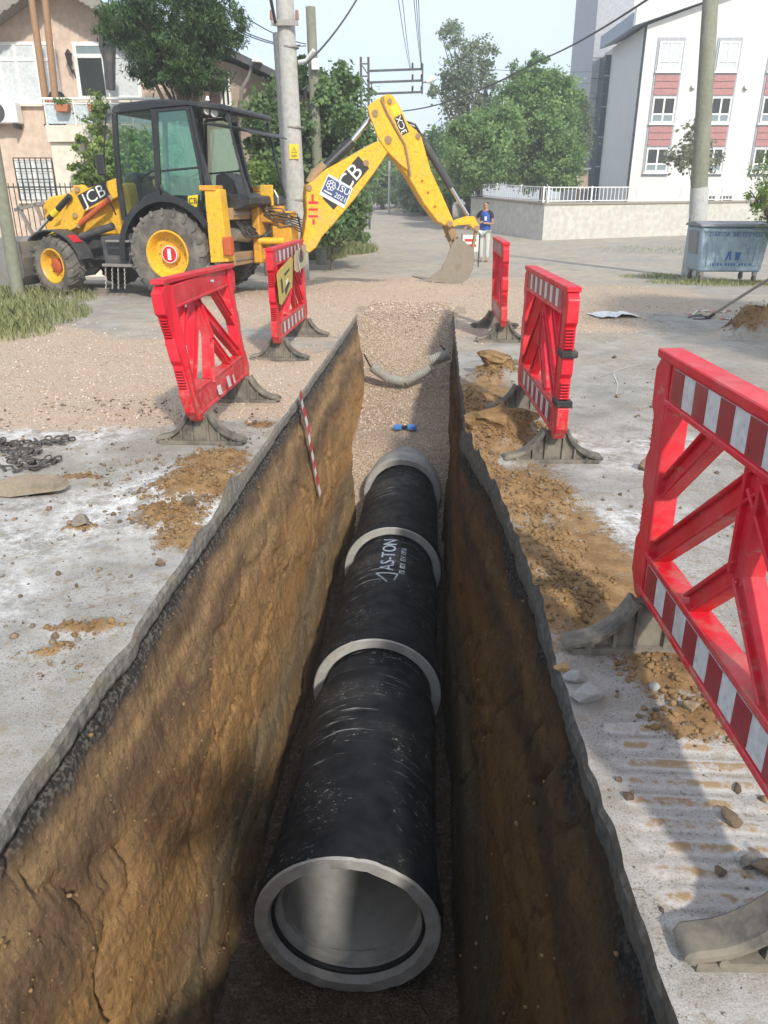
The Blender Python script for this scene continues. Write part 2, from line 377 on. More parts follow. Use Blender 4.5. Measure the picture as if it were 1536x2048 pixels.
def ground_mat():
    m, t, b = newmat('road_surface'); n = N(t, b)
    fine = n.noise(190, 3, .7); mid = n.noise(22, 6, .65); big = n.noise(2.3, 7, .62); vb = n.noise(.55, 5, .6)
    c = n.mix(n.ramp(big, .3, .72), (.32, .31, .285), (.49, .47, .44))
    c = n.mix(n.ramp(n.noise(5.5, 7, .72), .44, .66, 0, .6), c, (.21, .195, .17))
    c = n.mix(n.ramp(fine, .42, .7, 0, .6), c, (.15, .145, .14))
    c = n.mix(n.ramp(mid, .52, .72, 0, .5), c, (.47, .44, .40))
    # thin brown silt film
    c = n.mix(n.math('MULTIPLY', n.ramp(vb, .42, .66), n.ramp(mid, .3, .6, .05, .5)), c, (.34, .28, .21))
    # lime dust
    lime = n.math('MULTIPLY', n.attr('lime'), n.math('MULTIPLY', n.ramp(n.noise(9, 8, .76), .40, .60), n.ramp(n.noise(75, 5, .75), .32, .56, .25, 1.0)))
    c = n.mix(n.math('MULTIPLY', n.ramp(n.noise(95, 4, .7), .54, .62), n.ramp(n.noise(1.7, 6, .7), .40, .58, .15, .85)), c, (.125, .115, .10))
    c = n.mix(n.math('MULTIPLY', n.ramp(n.noise(13, 7, .75), .50, .62), n.ramp(n.noise(1.1, 5, .7), .40, .58, .08, .85)), c, (.27, .215, .145))
    c = n.mix(n.math('MULTIPLY', lime, .9), c, (.74, .73, .715))
    c = n.mix(n.math('MULTIPLY', n.attr('dust'), n.ramp(n.noise(3.2, 6, .66), .34, .62, 0, .85)), c, (.47, .39, .30))
    # scattered specks of soil
    sp = n.ramp(n.noise(42, 4, .7), .57, .64); spl = n.ramp(n.noise(3.0, 4), .44, .6)
    c = n.mix(n.math('MULTIPLY', n.math('MULTIPLY', sp, spl), .8), c, (.17, .125, .08))
    tr = n.math('MULTIPLY', n.attr('track'), n.ramp(n.noise(14, 5, .7), .3, .6))
    c = n.mix(n.math('MULTIPLY', n.ramp(n.attr('track'), .0, .5, 0, .5), n.ramp(n.noise(14, 5, .7), .3, .55)), c, (.68, .66, .63))
    c = n.mix(n.math('MULTIPLY', n.ramp(tr, .35, .8), .9), c, (.33, .22, .11))
    # crushed stone
    vc = n.voro(88, out='Color'); vd = n.voro(88); 
    sep = t.nodes.new('ShaderNodeSeparateColor'); t.links.new(vc, sep.inputs[0])
    gc = n.rgbramp(sep.outputs[0], [(0, (.36, .27, .19)), (.35, (.52, .405, .30)), (.7, (.60, .485, .375)), (1, (.70, .61, .52))])
    gc = n.mix(n.ramp(vd, .35, .75, 0, .45), gc, (.22, .15, .10))
    gc = n.mix(n.ramp(big, .35, .7, 0, .5), gc, (.50, .38, .27))
    gm = n.ramp(n.math('ADD', n.attr('gravel'), n.math('MULTIPLY', n.math('SUBTRACT', n.noise(11, 6, .7), .5), 1.1)), .38, .6)
    c = n.mix(gm, c, gc)
    # red brick-dust stain on the crossing
    # soil
    mc = n.mix(n.ramp(n.noise(7, 6, .65), .3, .7), (.20, .115, .05), (.36, .225, .105))
    mc = n.mix(n.ramp(n.noise(45, 4, .6), .5, .75, 0, .6), mc, (.13, .085, .045))
    mm = n.ramp(n.math('ADD', n.attr('mud'), n.math('ADD', n.math('MULTIPLY', n.math('SUBTRACT', n.noise(17, 7, .75), .5), 1.2), n.math('MULTIPLY', n.math('SUBTRACT', n.noise(90, 3, .7), .5), .8))), .34, .72)
    c = n.mix(mm, c, mc)
    h = n.math('ADD', n.math('MULTIPLY', mid, .5), n.math('MULTIPLY', fine, .25))
    h = n.math('ADD', h, n.math('MULTIPLY', n.math('MULTIPLY', gm, n.math('SUBTRACT', 1.0, vd)), .8))
    h = n.math('ADD', h, n.math('MULTIPLY', mm, n.noise(60, 5, .7)))
    n.set(col=c, rough=.9, spec=.25, nor=n.bump(h, .55, .018)); return m
MG = ground_mat(); me_g.materials.append(MG)
tagp(link('ground', me_g), kind='structure')

def strata_mat(name, depth_a, dark):  # dark: right wall copy, its shade put into soil, stone and asphalt colours
    m, t, b = newmat(name); n = N(t, b)
    z = n.xyz(2)
    wob = n.math('ADD', n.math('MULTIPLY', n.math('SUBTRACT', n.noise(1.0, 4, .6, sc=(1, .8, 1)), .5), .55), n.math('MULTIPLY', n.math('SUBTRACT', n.noise(8, 6, .7, sc=(1, .5, 1)), .5), .22))
    zz = n.math('ADD', z, wob)
    f = n.ramp(zz, -2.0, 0.0); mr = f.node; mr.interpolation_type = 'LINEAR'
    soil = n.rgbramp(f, [(0.0, (.16, .105, .05)), (.18, (.27, .175, .075)), (.30, (.19, .15, .085)), (.42, (.36, .205, .075)), (.55, (.44, .26, .10)), (.66, (.40, .235, .095)), (.76, (.17, .11, .065)), (.83, (.42, .27, .13)), (.90, (.16, .11, .07)), (1.0, (.30, .22, .14))])
    soil = n.mix(n.ramp(n.noise(3.0, 6, .7, sc=(1, .35, 2.2)), .44, .66, 0, .6), soil, (.15, .10, .058))
    soil = n.mix(n.ramp(n.noise(2.2, 6, .65, sc=(1, .4, 1.6), dist=.6), .52, .7, 0, .55), soil, (.46, .30, .14))
    soil = n.mix(n.ramp(n.noise(9, 7, .75, sc=(1, 1.6, .6)), .50, .66, 0, .45), soil, (.15, .10, .055))
    soil = n.mix(n.ramp(n.noise(34, 5, .7), .50, .68, 0, .6), soil, (.12, .08, .045))
    soil = n.mix(n.ramp(n.noise(70, 3, .6), .64, .72, 0, .5), soil, (.50, .42, .32))
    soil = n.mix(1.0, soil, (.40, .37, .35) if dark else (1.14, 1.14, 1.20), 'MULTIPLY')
    # bed of dark crushed stone under the asphalt
    d2 = n.math('ADD', z, n.math('MULTIPLY', n.math('SUBTRACT', n.noise(13, 6, .75), .5), .12))
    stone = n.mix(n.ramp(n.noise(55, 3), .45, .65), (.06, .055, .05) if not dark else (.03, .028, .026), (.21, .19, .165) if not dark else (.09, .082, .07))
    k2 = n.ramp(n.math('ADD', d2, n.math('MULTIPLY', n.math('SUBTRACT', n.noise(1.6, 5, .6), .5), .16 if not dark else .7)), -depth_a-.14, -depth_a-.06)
    c = n.mix(k2, soil, stone)
    # asphalt layer
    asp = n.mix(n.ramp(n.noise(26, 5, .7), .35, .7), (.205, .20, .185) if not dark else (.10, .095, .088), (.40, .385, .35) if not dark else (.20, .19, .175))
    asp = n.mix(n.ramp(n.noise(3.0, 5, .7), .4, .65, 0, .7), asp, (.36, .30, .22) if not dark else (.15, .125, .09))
    k3 = n.ramp(n.math('ADD', z, n.math('MULTIPLY', n.math('SUBTRACT', n.noise(22, 6, .75), .5), .07)), -depth_a-.012, -depth_a+.012)
    c = n.mix(k3, c, asp)
    h = n.math('ADD', n.math('MULTIPLY', n.noise(10, 8, .72), .9), n.math('MULTIPLY', n.noise(70, 6, .8), 1.1))
    h = n.math('ADD', h, n.math('MULTIPLY', n.math('SUBTRACT', 1.0, n.voro(38)), .45)); h = n.math('ADD', h, n.math('MULTIPLY', n.noise(6, 4, .6, sc=(1, 4, .6)), .2))
    n.set(col=c, rough=.95, spec=.12, nor=n.bump(h, .8, .024)); return m
WPTS = []
yw0 = yr[i0:i1+1]; yw = np.sort(np.concatenate([yw0, ((yw0[:-1]+yw0[1:])/2)[yw0[:-1] < 7], (yw0[:-1]*.75+yw0[1:]*.25)[yw0[:-1] < 3.6], (yw0[:-1]*.25+yw0[1:]*.75)[yw0[:-1] < 3.6]]))
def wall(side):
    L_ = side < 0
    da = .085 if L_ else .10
    zs = np.concatenate([[0, -.02, -.06, -da+.012, -da-.008], -da-.03-np.linspace(0, 1, 96)**1.05*(1.98-da)])
    lip = np.interp(yw, yw0, lipL(yw0)) if L_ else np.interp(yw, yw0, lipR(yw0))
    base = np.interp(yw, [0, 6.8, 8.6, 12], [-.86, -.86, -.68, -.72]) if L_ else .125+.02*vnoise(yw*.8, 2.0)
    T = np.clip((-zs-da)/(1.95-da), 0, 1)
    Yg, Zg = np.meshgrid(yw, zs, indexing='ij'); Tg = np.repeat(T[None], len(yw), 0)
    top = lip[:, None] - side*.012
    Xg = top + (base[:, None]-top)*(Tg**.85)
    inw = -side                                # towards the inside of the trench
    soil = smooth(-da, -da-.05, Zg)
    n1 = fbm(Yg*1.1, Zg*1.9, 3.0+side, o=4); n2 = fbm(Yg*5, Zg*4, 7.0+side, o=4); n3 = fbm(Yg*14, Zg*3.0, 5.0+side, o=3)
    n4 = fbm(Yg*22, Zg*20, 9.0+side, o=3); blk = np.abs(fbm(Yg*2.3, Zg*2.6, 12.0+side, o=3))
    Xg = Xg + inw*soil*(.020*n1+.008*n2+.005*n4+.006*fbm(Yg*55, Zg*50, 4.0, o=2)-.03*np.exp(-blk*26)+.012*np.sign(np.sin(Zg*7+3*n1))*np.abs(np.sin(Zg*7+3*n1))**.3-.02+.006*np.abs(np.sin(Yg*36+2.5*n1+1.2*Zg))**.6*smooth(-.15, .35, fbm(Yg*1.7, Zg*1.1, 21.0+side, o=3)))
    Xg = Xg + inw*(1-soil)*(.006*fbm(Yg*30, Zg*25, 1.0, o=3)) * (Zg < -.001)
    Xg = Xg - inw*.022*np.exp(-((Zg+da+.03)/.025)**2)*(1+.8*n2)      # undercut below the asphalt
    Xg[:, 0] = lip; Zg = Zg.copy(); Zg[:, 0] = np.interp(yw, yw0, gz(lipL(yw0) if L_ else lipR(yw0), yw0))
    Zg[:, 1:] = Zg[:, 1:] + 0.012*n2[:, 1:]*soil[:, 1:]
    I = np.arange(Xg.size).reshape(Xg.shape)
    Q = np.stack([I[:-1, :-1], I[1:, :-1], I[1:, 1:], I[:-1, 1:]], -1).reshape(-1, 4)
    if not L_: Q = Q[:, ::-1]
    WPTS.append(np.stack([Xg, Yg, Zg], -1)[:, 8:96].reshape(-1, 3))
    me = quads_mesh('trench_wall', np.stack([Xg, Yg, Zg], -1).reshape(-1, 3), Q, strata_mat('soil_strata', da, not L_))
    me.polygons.foreach_set('use_smooth', [True]*len(me.polygons))
    sm_ = np.ones((len(yw)-1, len(zs)-1), bool); sm_[:, :5] = False; me.polygons.foreach_set('use_smooth', sm_.ravel())
    return tagp(link('trench_wall_left' if L_ else 'trench_wall_right', me), kind='structure')
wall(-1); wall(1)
mb = MB(); gx = np.linspace(-1.3, .6, 12); gzv = np.linspace(-1.98, 0, 10)
V = [(x*1.06, TY0-.0+.03*vnoise(x*5, z*5)-.02*(z > -.05), min(z, -.004)) for x in gx for z in gzv]
mb.add(V, [(i*10+j, (i+1)*10+j, (i+1)*10+j+1, i*10+j+1) for i in range(11) for j in range(9)])
tagp(mb.build('trench_wall_end', bpy.data.materials['soil_strata']), kind='structure')

def gravel_mat(name, dark=1.0, attr=False):
    m, t, b = newmat(name); n = N(t, b)
    if attr: f = n.attr('tint')
    else:
        s = t.nodes.new('ShaderNodeSeparateColor'); t.links.new(n.voro(84, out='Color'), s.inputs[0]); f = s.outputs[0]
    k = dark
    c = n.rgbramp(f, [(0, (.34*k, .25*k, .18*k)), (.35, (.50*k, .385*k, .285*k)), (.7, (.60*k, .48*k, .37*k)), (1, (.70*k, .61*k, .52*k))])
    c = n.mix(n.ramp(n.noise(40, 3), .4, .7, 0, .35), c, (.25*k, .17*k, .11*k))
    if not attr:
        vd = n.voro(84); c = n.mix(n.ramp(vd, .4, .8, 0, .6), c, (.14*k, .095*k, .06*k))
        n.set(nor=n.bump(n.math('SUBTRACT', 1.0, vd), .8, .02))
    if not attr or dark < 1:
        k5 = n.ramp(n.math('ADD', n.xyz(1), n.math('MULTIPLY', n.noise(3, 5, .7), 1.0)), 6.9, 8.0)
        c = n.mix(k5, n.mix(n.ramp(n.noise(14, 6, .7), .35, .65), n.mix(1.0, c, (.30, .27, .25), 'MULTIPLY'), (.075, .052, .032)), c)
    n.set(col=c, rough=.9, spec=.25); return m
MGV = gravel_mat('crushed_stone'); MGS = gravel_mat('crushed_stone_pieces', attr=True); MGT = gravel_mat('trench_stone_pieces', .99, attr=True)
ry = yr[i0:i1+6]; fx = np.linspace(-1.2, .42, 40)
XX, YY = np.meshgrid(fx, ry[::2], indexing='ij'); XX = np.clip(XX, -9, 9); ZZ = zfloor(XX, YY)+.012*fbm(XX*16, YY*16, 3.0, o=3)
I = np.arange(XX.size).reshape(XX.shape); Q = np.stack([I[:-1, :-1], I[1:, :-1], I[1:, 1:], I[:-1, 1:]], -1).reshape(-1, 4)
me = quads_mesh('trench_floor', np.stack([XX, YY, ZZ], -1).reshape(-1, 3), Q, MGV); me.polygons.foreach_set('use_smooth', [True]*len(me.polygons))
tagp(link('trench_floor', me), kind='structure')
# loose crushed stone in the trench and on the road
n_ = 9000
px_ = RNG.uniform(-1.05, .26, n_); py_ = np.concatenate([RNG.uniform(1.6, 4, 2200), RNG.uniform(4, 8.6, 2000), RNG.uniform(8.6, 12.2, n_-4200)])
keepm = ~((np.abs(px_+.325) < .36) & (py_ > 2.35) & (py_ < 8.6)); px_, py_ = px_[keepm], py_[keepm]
rad = RNG.uniform(.005, .010, len(px_))+.012*RNG.random(len(px_))**4; keep2 = (py_ > 6.8) | (RNG.random(len(px_)) < .45); px_, py_, rad = px_[keep2], py_[keep2], rad[keep2]
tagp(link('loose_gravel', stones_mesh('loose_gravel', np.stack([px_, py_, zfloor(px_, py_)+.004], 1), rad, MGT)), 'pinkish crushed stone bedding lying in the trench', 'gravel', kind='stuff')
cand = np.stack([RNG.uniform(-6.5, 4.2, 120000), RNG.uniform(3.0, 18, 120000)], 1)
g_ = masks(cand[:, 0], cand[:, 1])[2]; inside = (cand[:, 0] > lipL(cand[:, 1])-.01) & (cand[:, 0] < lipR(cand[:, 1])+.01) & (cand[:, 1] < TY1)
sel = (RNG.random(120000) < g_*np.clip(9/cand[:, 1], 0, 1)*.35) & ~inside; cand = cand[sel][:15000]
tagp(link('road_gravel', stones_mesh('road_gravel', np.stack([cand[:, 0], cand[:, 1], gz(cand[:, 0], cand[:, 1])+.003], 1), RNG.uniform(.004, .008, len(cand))+.010*RNG.random(len(cand))**4, MGS)), 'pinkish crushed stone spread over the road around the trench', 'gravel', kind='stuff')
# clods and grit on the asphalt
def clod_mat():
    m, t, b = newmat('dry_clod'); n = N(t, b)
    c = n.rgbramp(n.attr('tint'), [(0, (.10, .08, .06)), (.4, (.19, .145, .10)), (.75, (.27, .20, .13)), (.9, (.24, .23, .21)), (1, (.36, .35, .33))])
    c = n.mix(n.ramp(n.noise(60, 4), .4, .7, 0, .5), c, (.13, .09, .055)); n.set(col=c, rough=.95, spec=.15, nor=n.bump(n.noise(90, 4), .6, .006)); return m
MCL = clod_mat()
def soil_mat():
    m, t, b = newmat('brown_spoil'); n = N(t, b)
    c = n.mix(n.ramp(n.noise(7, 6, .65), .3, .7), (.20, .12, .055), (.36, .235, .115)); c = n.mix(n.ramp(n.noise(45, 4, .6), .5, .75, 0, .6), c, (.13, .085, .045))
    c = n.mix(n.ramp(n.attr('tint'), .0, 1.0, 0, .35), c, (.17, .11, .06)); n.set(col=c, rough=.95, spec=.12, nor=n.bump(n.noise(60, 5, .7), .7, .012)); return m
MSO = soil_mat()
c1 = np.stack([RNG.uniform(-3.6, -1.2, 14000), RNG.uniform(1.3, 6, 14000)], 1); w1 = .15+.8*smooth(-.1, .35, fbm(c1[:, 0]*1.6, c1[:, 1]*1.6, 2.0, o=4))
c2 = np.stack([RNG.uniform(.2, 2.6, 9000), RNG.uniform(1.0, 8, 9000)], 1); c2 = c2[c2[:, 0] > lipR(c2[:, 1])+.02]; w2 = .05+.3*smooth(0, .4, fbm(c2[:, 0]*1.6, c2[:, 1]*1.6, 4.0, o=4))
cc = np.concatenate([c1, c2]); mm_ = mudmask(cc[:, 0], cc[:, 1])[0]; ww = np.concatenate([w1, w2])+.75*mm_+.35*(mm_ > .05)
cc = cc[RNG.random(len(cc)) < ww]; rr = .0025+.014*RNG.random(len(cc))**7
tagp(link('soil_crumbs', stones_mesh('soil_crumbs', np.stack([cc[:, 0], cc[:, 1], gz(cc[:, 0], cc[:, 1])+rr*.35], 1), rr, MCL)), 'brown soil crumbs and grit scattered on the pale asphalt', 'soil', kind='stuff')

sw = []
for P_w, nn_w in zip(WPTS, (900, 350)):
    wgt = 1/np.maximum(P_w[:, 1], 1.2); wgt /= wgt.sum(); sw.append(P_w[RNG.choice(len(P_w), nn_w, p=wgt)]+RNG.normal(size=(nn_w, 3))*np.array([.003, .02, .02]))
sw = np.concatenate(sw); tagp(link('wall_pebbles', stones_mesh('wall_pebbles', sw, .003+.008*RNG.random(len(sw))**2, MSO, flat=.9)), 'small stones and crumbs stuck in the cut soil walls', 'pebbles', kind='stuff')
mc_ = np.array(MUD); kk = RNG.choice(len(mc_), 16000, p=(mc_[:, 2]*mc_[:, 3]/(mc_[:, 2]*mc_[:, 3]).sum())); aa = RNG.random(16000)*6.28; rq = np.sqrt(RNG.random(16000))*1.3
mx_ = mc_[kk, 0]+mc_[kk, 2]*rq*np.cos(aa); my_ = mc_[kk, 1]+mc_[kk, 3]*rq*np.sin(aa); ok_ = (mudmask(mx_, my_)[0] > .25) & ((mx_ < lipL(my_)-.01) | (mx_ > lipR(my_)+.01)); mx_, my_ = mx_[ok_], my_[ok_]; rq = .0025+.015*RNG.random(len(mx_))**3.5
tagp(link('spoil_crumbs', stones_mesh('spoil_crumbs', np.stack([mx_, my_, gz(mx_, my_)+rq*.25], 1), rq, MSO, jit=.4)), 'crumbly brown spoil heaped along the trench edges', 'soil', kind='stuff')
# ------------------------------------------------------------------ concrete pipes
def concrete_mat(name, a, b_, sc=6, dirt=(.24, .20, .15), amt=.4):
    m, t, b = newmat(name); n = N(t, b)
    c = n.mix(n.ramp(n.noise(sc, 6, .65), .3, .7), a, b_)
    c = n.mix(n.ramp(n.noise(sc*.45, 5, .65), .5, .72, 0, amt), c, dirt)
    c = n.mix(n.ramp(n.noise(sc*22, 3, .6), .62, .72, 0, .4), c, tuple(x*.5 for x in a))
    n.set(col=c, rough=.9, spec=.2, nor=n.bump(n.noise(sc*9, 5), .35, .008)); return m
MCONC = concrete_mat('pipe_concrete', (.30, .295, .28), (.44, .435, .415))
MBORE = concrete_mat('pipe_bore', (.29, .29, .28), (.38, .38, .365), 4, (.30, .30, .29), .3)
def coat_mat():
    m, t, b = newmat('black_bitumen_coat'); n = N(t, b)
    c = n.mix(n.ramp(n.noise(9, 5), .3, .7), (.006, .007, .009), (.016, .017, .020))
    rings = n.ramp(n.noise(3, 6, .72, sc=(1, 14, 1)), .58, .70)             # scuffs running round the pipe
    c = n.mix(n.math('MULTIPLY', rings, n.ramp(n.noise(1.9, 4), .46, .62, 0, .9)), c, (.36, .36, .35))
    c = n.mix(n.math('MULTIPLY', n.ramp(n.noise(28, 5, .8, sc=(1, 2, 1)), .58, .66), n.ramp(n.noise(2.6, 3), .47, .62, 0, .85)), c, (.46, .46, .45))
    c = n.mix(n.ramp(n.noise(1.3, 4), .5, .75, 0, .12), c, (.20, .19, .17))
    n.set(col=c, rough=n.ramp(n.noise(11, 5), .3, .7, .5, .72), spec=.16, nor=n.bump(n.noise(60, 4, sc=(1, 3, 1)), .12, .004)); return m
MCOAT = coat_mat(); MRUB = plain('black_rubber', (.012, .012, .012), .6)
PX, PZ = -.325, -1.435
def text_mesh(body, size, ext=.0015, align='CENTER'):
    cu = bpy.data.curves.new('t', 'FONT'); cu.body = body; cu.size = size; cu.extrude = ext; cu.align_x = align; cu.align_y = 'CENTER'; cu.resolution_u = 3
    o = bpy.data.objects.new('t', cu); COL.objects.link(o); bpy.context.view_layer.update()
    me = bpy.data.meshes.new_from_object(o.evaluated_get(bpy.context.evaluated_depsgraph_get()))
    bpy.data.objects.remove(o); bpy.data.curves.remove(cu); me.materials.clear()
    n = len(me.vertices); co = np.empty(n*3, np.float32); me.vertices.foreach_get('co', co)
    return me, co.reshape(-1, 3)
def set_co(me, co): me.vertices.foreach_set('co', np.asarray(co, np.float32).ravel()); me.update()
PIPES = ((2.33, 'black coated concrete pipe with its open grey socket end facing out'), (4.03, 'black concrete pipe with white lettering printed along its top'), (5.77, 'plain black concrete pipe laid between the lettered pipe and the half buried one'), (7.56, 'bare grey concrete pipe half buried under the gravel'))
for k, (y0, lab) in enumerate(PIPES):
    t = thing('concrete_pipe', lab, 'pipe', (PX, y0, PZ-.425), 0, 'pipes laid end to end in the trench')
    Ln = 1.84 if k < 3 else 1.6
    o = (PX, y0, PZ)
    KR = 1.035
    prof = [(.404, .012), (.41, .022), (.412, .10), (.408, .13), (.392, .24), (.380, .40), (.374, .8), (.370, Ln-.40), (.366, Ln-.37), (.335, Ln-.31), (.328, Ln-.29), (.326, Ln)]
    A_ = MB().lathe([(r*KR, h) for r, h in prof], o, (0, 1, 0), 96)
    B_ = MB().lathe([(r*KR, h) for r, h in [(.404, .012), (.398, .0), (.345, .0), (.337, .010), (.335, .085), (.318, .09), (.30, .10), (.30, .13)]], o, (0, 1, 0), 96)
    if k == 0:
        def chip(x, y, z):
            dx, dz = x-(PX-.40), z-(PZ+.06); r = math.hypot(dx, dz)
            s = max(0, 1-(r/.085)**2)
            return (x+.05*s*(1 if s > 0 else 0), y+.10*min(1, s*1.6), z)
        B_.map(lambda x, y, z: (x, y+.006*float(vnoise(x*30, z*30)), z))
    A_.build('barrel', MCOAT if k < 3 else MCONC, t, 'W', sm=True)
    B_.build('socket_rim', MCONC, t, 'W', sm=True)
    MB().lathe([(.30*KR, .128), (.30*KR, Ln)], o, (0, 1, 0), 96).build('bore', MBORE, t, 'W', sm=True)
    if k == 0: MB().lathe([(.335*KR+.016*math.cos(a), .052+.014*math.sin(a)) for a in np.linspace(0, 2*math.pi, 9)[:-1]], o, (0, 1, 0), 64, close=True).build('gasket', MRUB, t, 'W', sm=True)
    if k == 1:
        mw = worn('pale_blue_print', (.34, .42, .52), .6, (.05, .05, .06), .7, 30, bump=0)
        def wrap(co, yc, ang):                   # text x runs along the pipe, text y round it to the left
            rr = .3755*KR+co[:, 2]; a = ang+co[:, 1]/.385
            return np.stack([PX-np.sin(a)*rr, yc+co[:, 0], PZ+np.cos(a)*rr], 1)
        for txt, sz, yc, ang in (('AS-TON', .155, 5.33, .00), ('TS', .062, 5.05, -.30), ('821', .062, 5.16, -.30), ('EN', .062, 5.28, -.30), ('1916', .062, 5.41, -.30)):
            me, co = text_mesh(txt, sz); set_co(me, to_space(wrap(co, yc, ang), 'W', t)); link('lettering', me, mw, t)
        lg = MB()
        for a, b2 in (((4.86, -.02), (5.0, .07)), ((5.0, .07), (5.0, -.09)), ((5.0, -.09), (4.9, -.07))):
            pts = [np.array([a[0]+(b2[0]-a[0])*u, a[1]+(b2[1]-a[1])*u]) for u in np.linspace(0, 1, 6)]
            lg.tube([wrap(np.array([[p[0]-4.9, p[1], 0]]), 4.9, .02)[0] for p in pts], .007, 5)
        lg.build('emblem', mw, t, 'W')

# ------------------------------------------------------------------ hanging corrugated drain, tape, blue tool
MCOR = worn('grey_corrugated_plastic', (.30, .30, .27), .7, (.22, .17, .11), .6, 8)
segs = (((743, 733), (777, 757), .066), ((778, 757), (808, 764), .066), ((811, 764), (862, 736), .062), ((860, 722), (899, 708), .075))
def trD(px, py, D, lift=0.0):
    p = atD(px, py, D); return atD(px, py, D-.27)+np.array([0, 0, lift])
t = thing('corrugated_drain_pipe', 'broken grey corrugated drain pipe hanging across the gravel filled trench', 'pipe', tuple(trD(800, 770, 10.2)))
for a, b_, r in segs:
    p, q_ = trD(*a, 10.2), trD(*b_, 10.2); ln = np.linalg.norm(q_-p); k = max(3, int(ln/.014)); pr = []
    for i in range(k+1): pr.append((r*(1.0 if i % 2 else .90), ln*i/k))
    m = MB().lathe(pr, p, q_-p, 18); m.lathe([(r*.8, ln), (r*.8, 0)], p, q_-p, 18)
    m.lathe([(r*.8, 0), (r*.9, 0)], p, q_-p, 18); m.lathe([(r*.9, ln), (r*.8, ln)], p, q_-p, 18)
    m.build('pipe_length', MCOR, t, 'W', sm=False)
MB().tube([trD(728, 708, 10.2), trD(738, 728, 10.2), trD(748, 742, 10.2)], .012, 6).build('wire', MRUB, t, 'W')
MB().tube([trD(880, 690, 10.2), trD(890, 700, 10.2), trD(900, 706, 10.2)], .012, 6).build('wire', MRUB, t, 'W')

MTW = worn('tape_white', (.72, .70, .70), .5, (.4, .33, .25), .3, 9, bump=0); MTR = worn('tape_red', (.62, .05, .09), .5, (.4, .25, .2), .3, 9, bump=0)
def ribbon(pts, w, side, off=0.0, nrm=(1, 0, 0)):
    m = MB(); V = []
    for p in pts:
        p = np.asarray(p)+np.asarray(nrm)*off; V += [p-np.asarray(side)*w/2, p+np.asarray(side)*w/2]
    m.add(V, [(2*i, 2*i+1, 2*i+3, 2*i+2) for i in range(len(pts)-1)]); return m
tpx = [(600, 783), (606, 815), (615, 850), (620, 885), (627, 920), (632, 950), (641, 990)]
tp = []
for x, y in tpx:
    xw = -1.12
    for _ in range(12):
        p = onplane(x, y, (xw, 0, 0), np.array([1., 0, 0])); xw = -1.138+.278*max(0, min(1, (-p[2]-.105)/1.845))**.85+.045
    tp.append(p)
P_ = [tp[0]+(tp[-1]-tp[0])*0 for _ in range(0)]
for a, b_ in zip(tp[:-1], tp[1:]): P_ += [a+(b_-a)*u for u in (0, .25, .5, .75)]
P_.append(tp[-1])
t = thing('warning_tape', 'strip of red and white warning tape hanging down the soil wall', 'tape', tuple(tp[-1]))
ribbon(P_, .075, (0, 1, .25)).build('strip', MTW, t, 'W', fix=False)
for i in range(0, len(P_)-1, 4): ribbon(P_[i:i+3], .0752, (0, 1, .25), .003).build('stripe', MTR, t, 'W', fix=False)
MBL = worn('blue_plastic', (.05, .22, .55), .45, (.3, .25, .2), .25, 8)
a, b_ = gp(787, 863, -1.0), gp(833, 864, -1.0); a[2] = zfloor(a[0], a[1]); b_[2] = zfloor(b_[0], b_[1])
a[2] += .05; b_[2] += .05
t = thing('spirit_level', 'short blue plastic hand tool lying on the gravel', 'tool', tuple((a+b_)/2))
d_ = b_-a
MB().bar(a, a+d_*.36, .07, .05).build('end_block', MBL, t, 'W', bev=.008); MB().bar(a+d_*.6, b_, .075, .055).build('end_block', MBL, t, 'W', bev=.008)
for s2 in (-.02, .02): MB().bar(a+d_*.3+(0, s2, .0), a+d_*.7+(0, s2, .0), .016, .03).build('rail', MRUB, t, 'W')

# ------------------------------------------------------------------ red road barriers
def barrier_red():
    m, t, b = newmat('red_barrier_plastic'); n = N(t, b)
    c = n.mix(n.ramp(n.noise(5, 5), .3, .7), (.56, .008, .022), (.70, .014, .035))
    c = n.mix(n.ramp(n.noise(2.2, 6, .7), .46, .75, 0, .4), c, (.56, .17, .17))
    c = n.mix(n.math('MULTIPLY', n.ramp(n.noise(36, 4, .7), .60, .68), .6), c, (.30, .05, .04))
    c = n.mix(n.math('MULTIPLY', n.ramp(n.noise(9, 7, .8, sc=(1, 1, 2.5)), .56, .68), n.ramp(n.noise(1.6, 3), .4, .62, 0, .75)), c, (.46, .27, .21))
    c = n.mix(n.math('MULTIPLY', n.ramp(n.xyz(2), .62, .2, 0, .6), n.ramp(n.noise(16, 6, .75), .45, .65)), c, (.36, .26, .17))
    n.set(col=c, rough=n.ramp(n.noise(8, 4), .3, .7, .33, .55), spec=.45, nor=n.bump(n.noise(25, 4), .06, .006)); return m
MRED = barrier_red()
def foot_mat():
    m, t, b = newmat('dusty_rubber_foot'); n = N(t, b)
    c = n.mix(n.ramp(n.noise(7, 6, .7), .35, .65), (.07, .067, .062), (.22, .195, .155)); c = n.mix(n.ramp(n.noise(2, 4), .4, .7, 0, .7), c, (.26, .23, .18))
    n.set(col=c, rough=.85, spec=.3, nor=n.bump(n.noise(30, 4), .2, .006)); return m
MFOOT = foot_mat(); MSW = worn('reflective_white', (.60, .61, .62), .35, (.35, .30, .25), .45, 7, bump=0); MSR = worn('reflective_red', (.30, .025, .035), .35, (.3, .22, .18), .4, 7, bump=0)
MBLK = worn('black_strap', (.02, .02, .02), .6, (.2, .17, .13), .4, 12)
PW = 1.5
def post_outline(rib=True):
    return [(.05, 1.085), (.0, 1.03), (.0, .90), (.03, .87), (.03, .75), (.005, .71), (.005, .60), (.03, .57), (.03, .43), (.0, .39), (.0, .26), (.06, .185), (.125, .185), (.125, 1.085)]
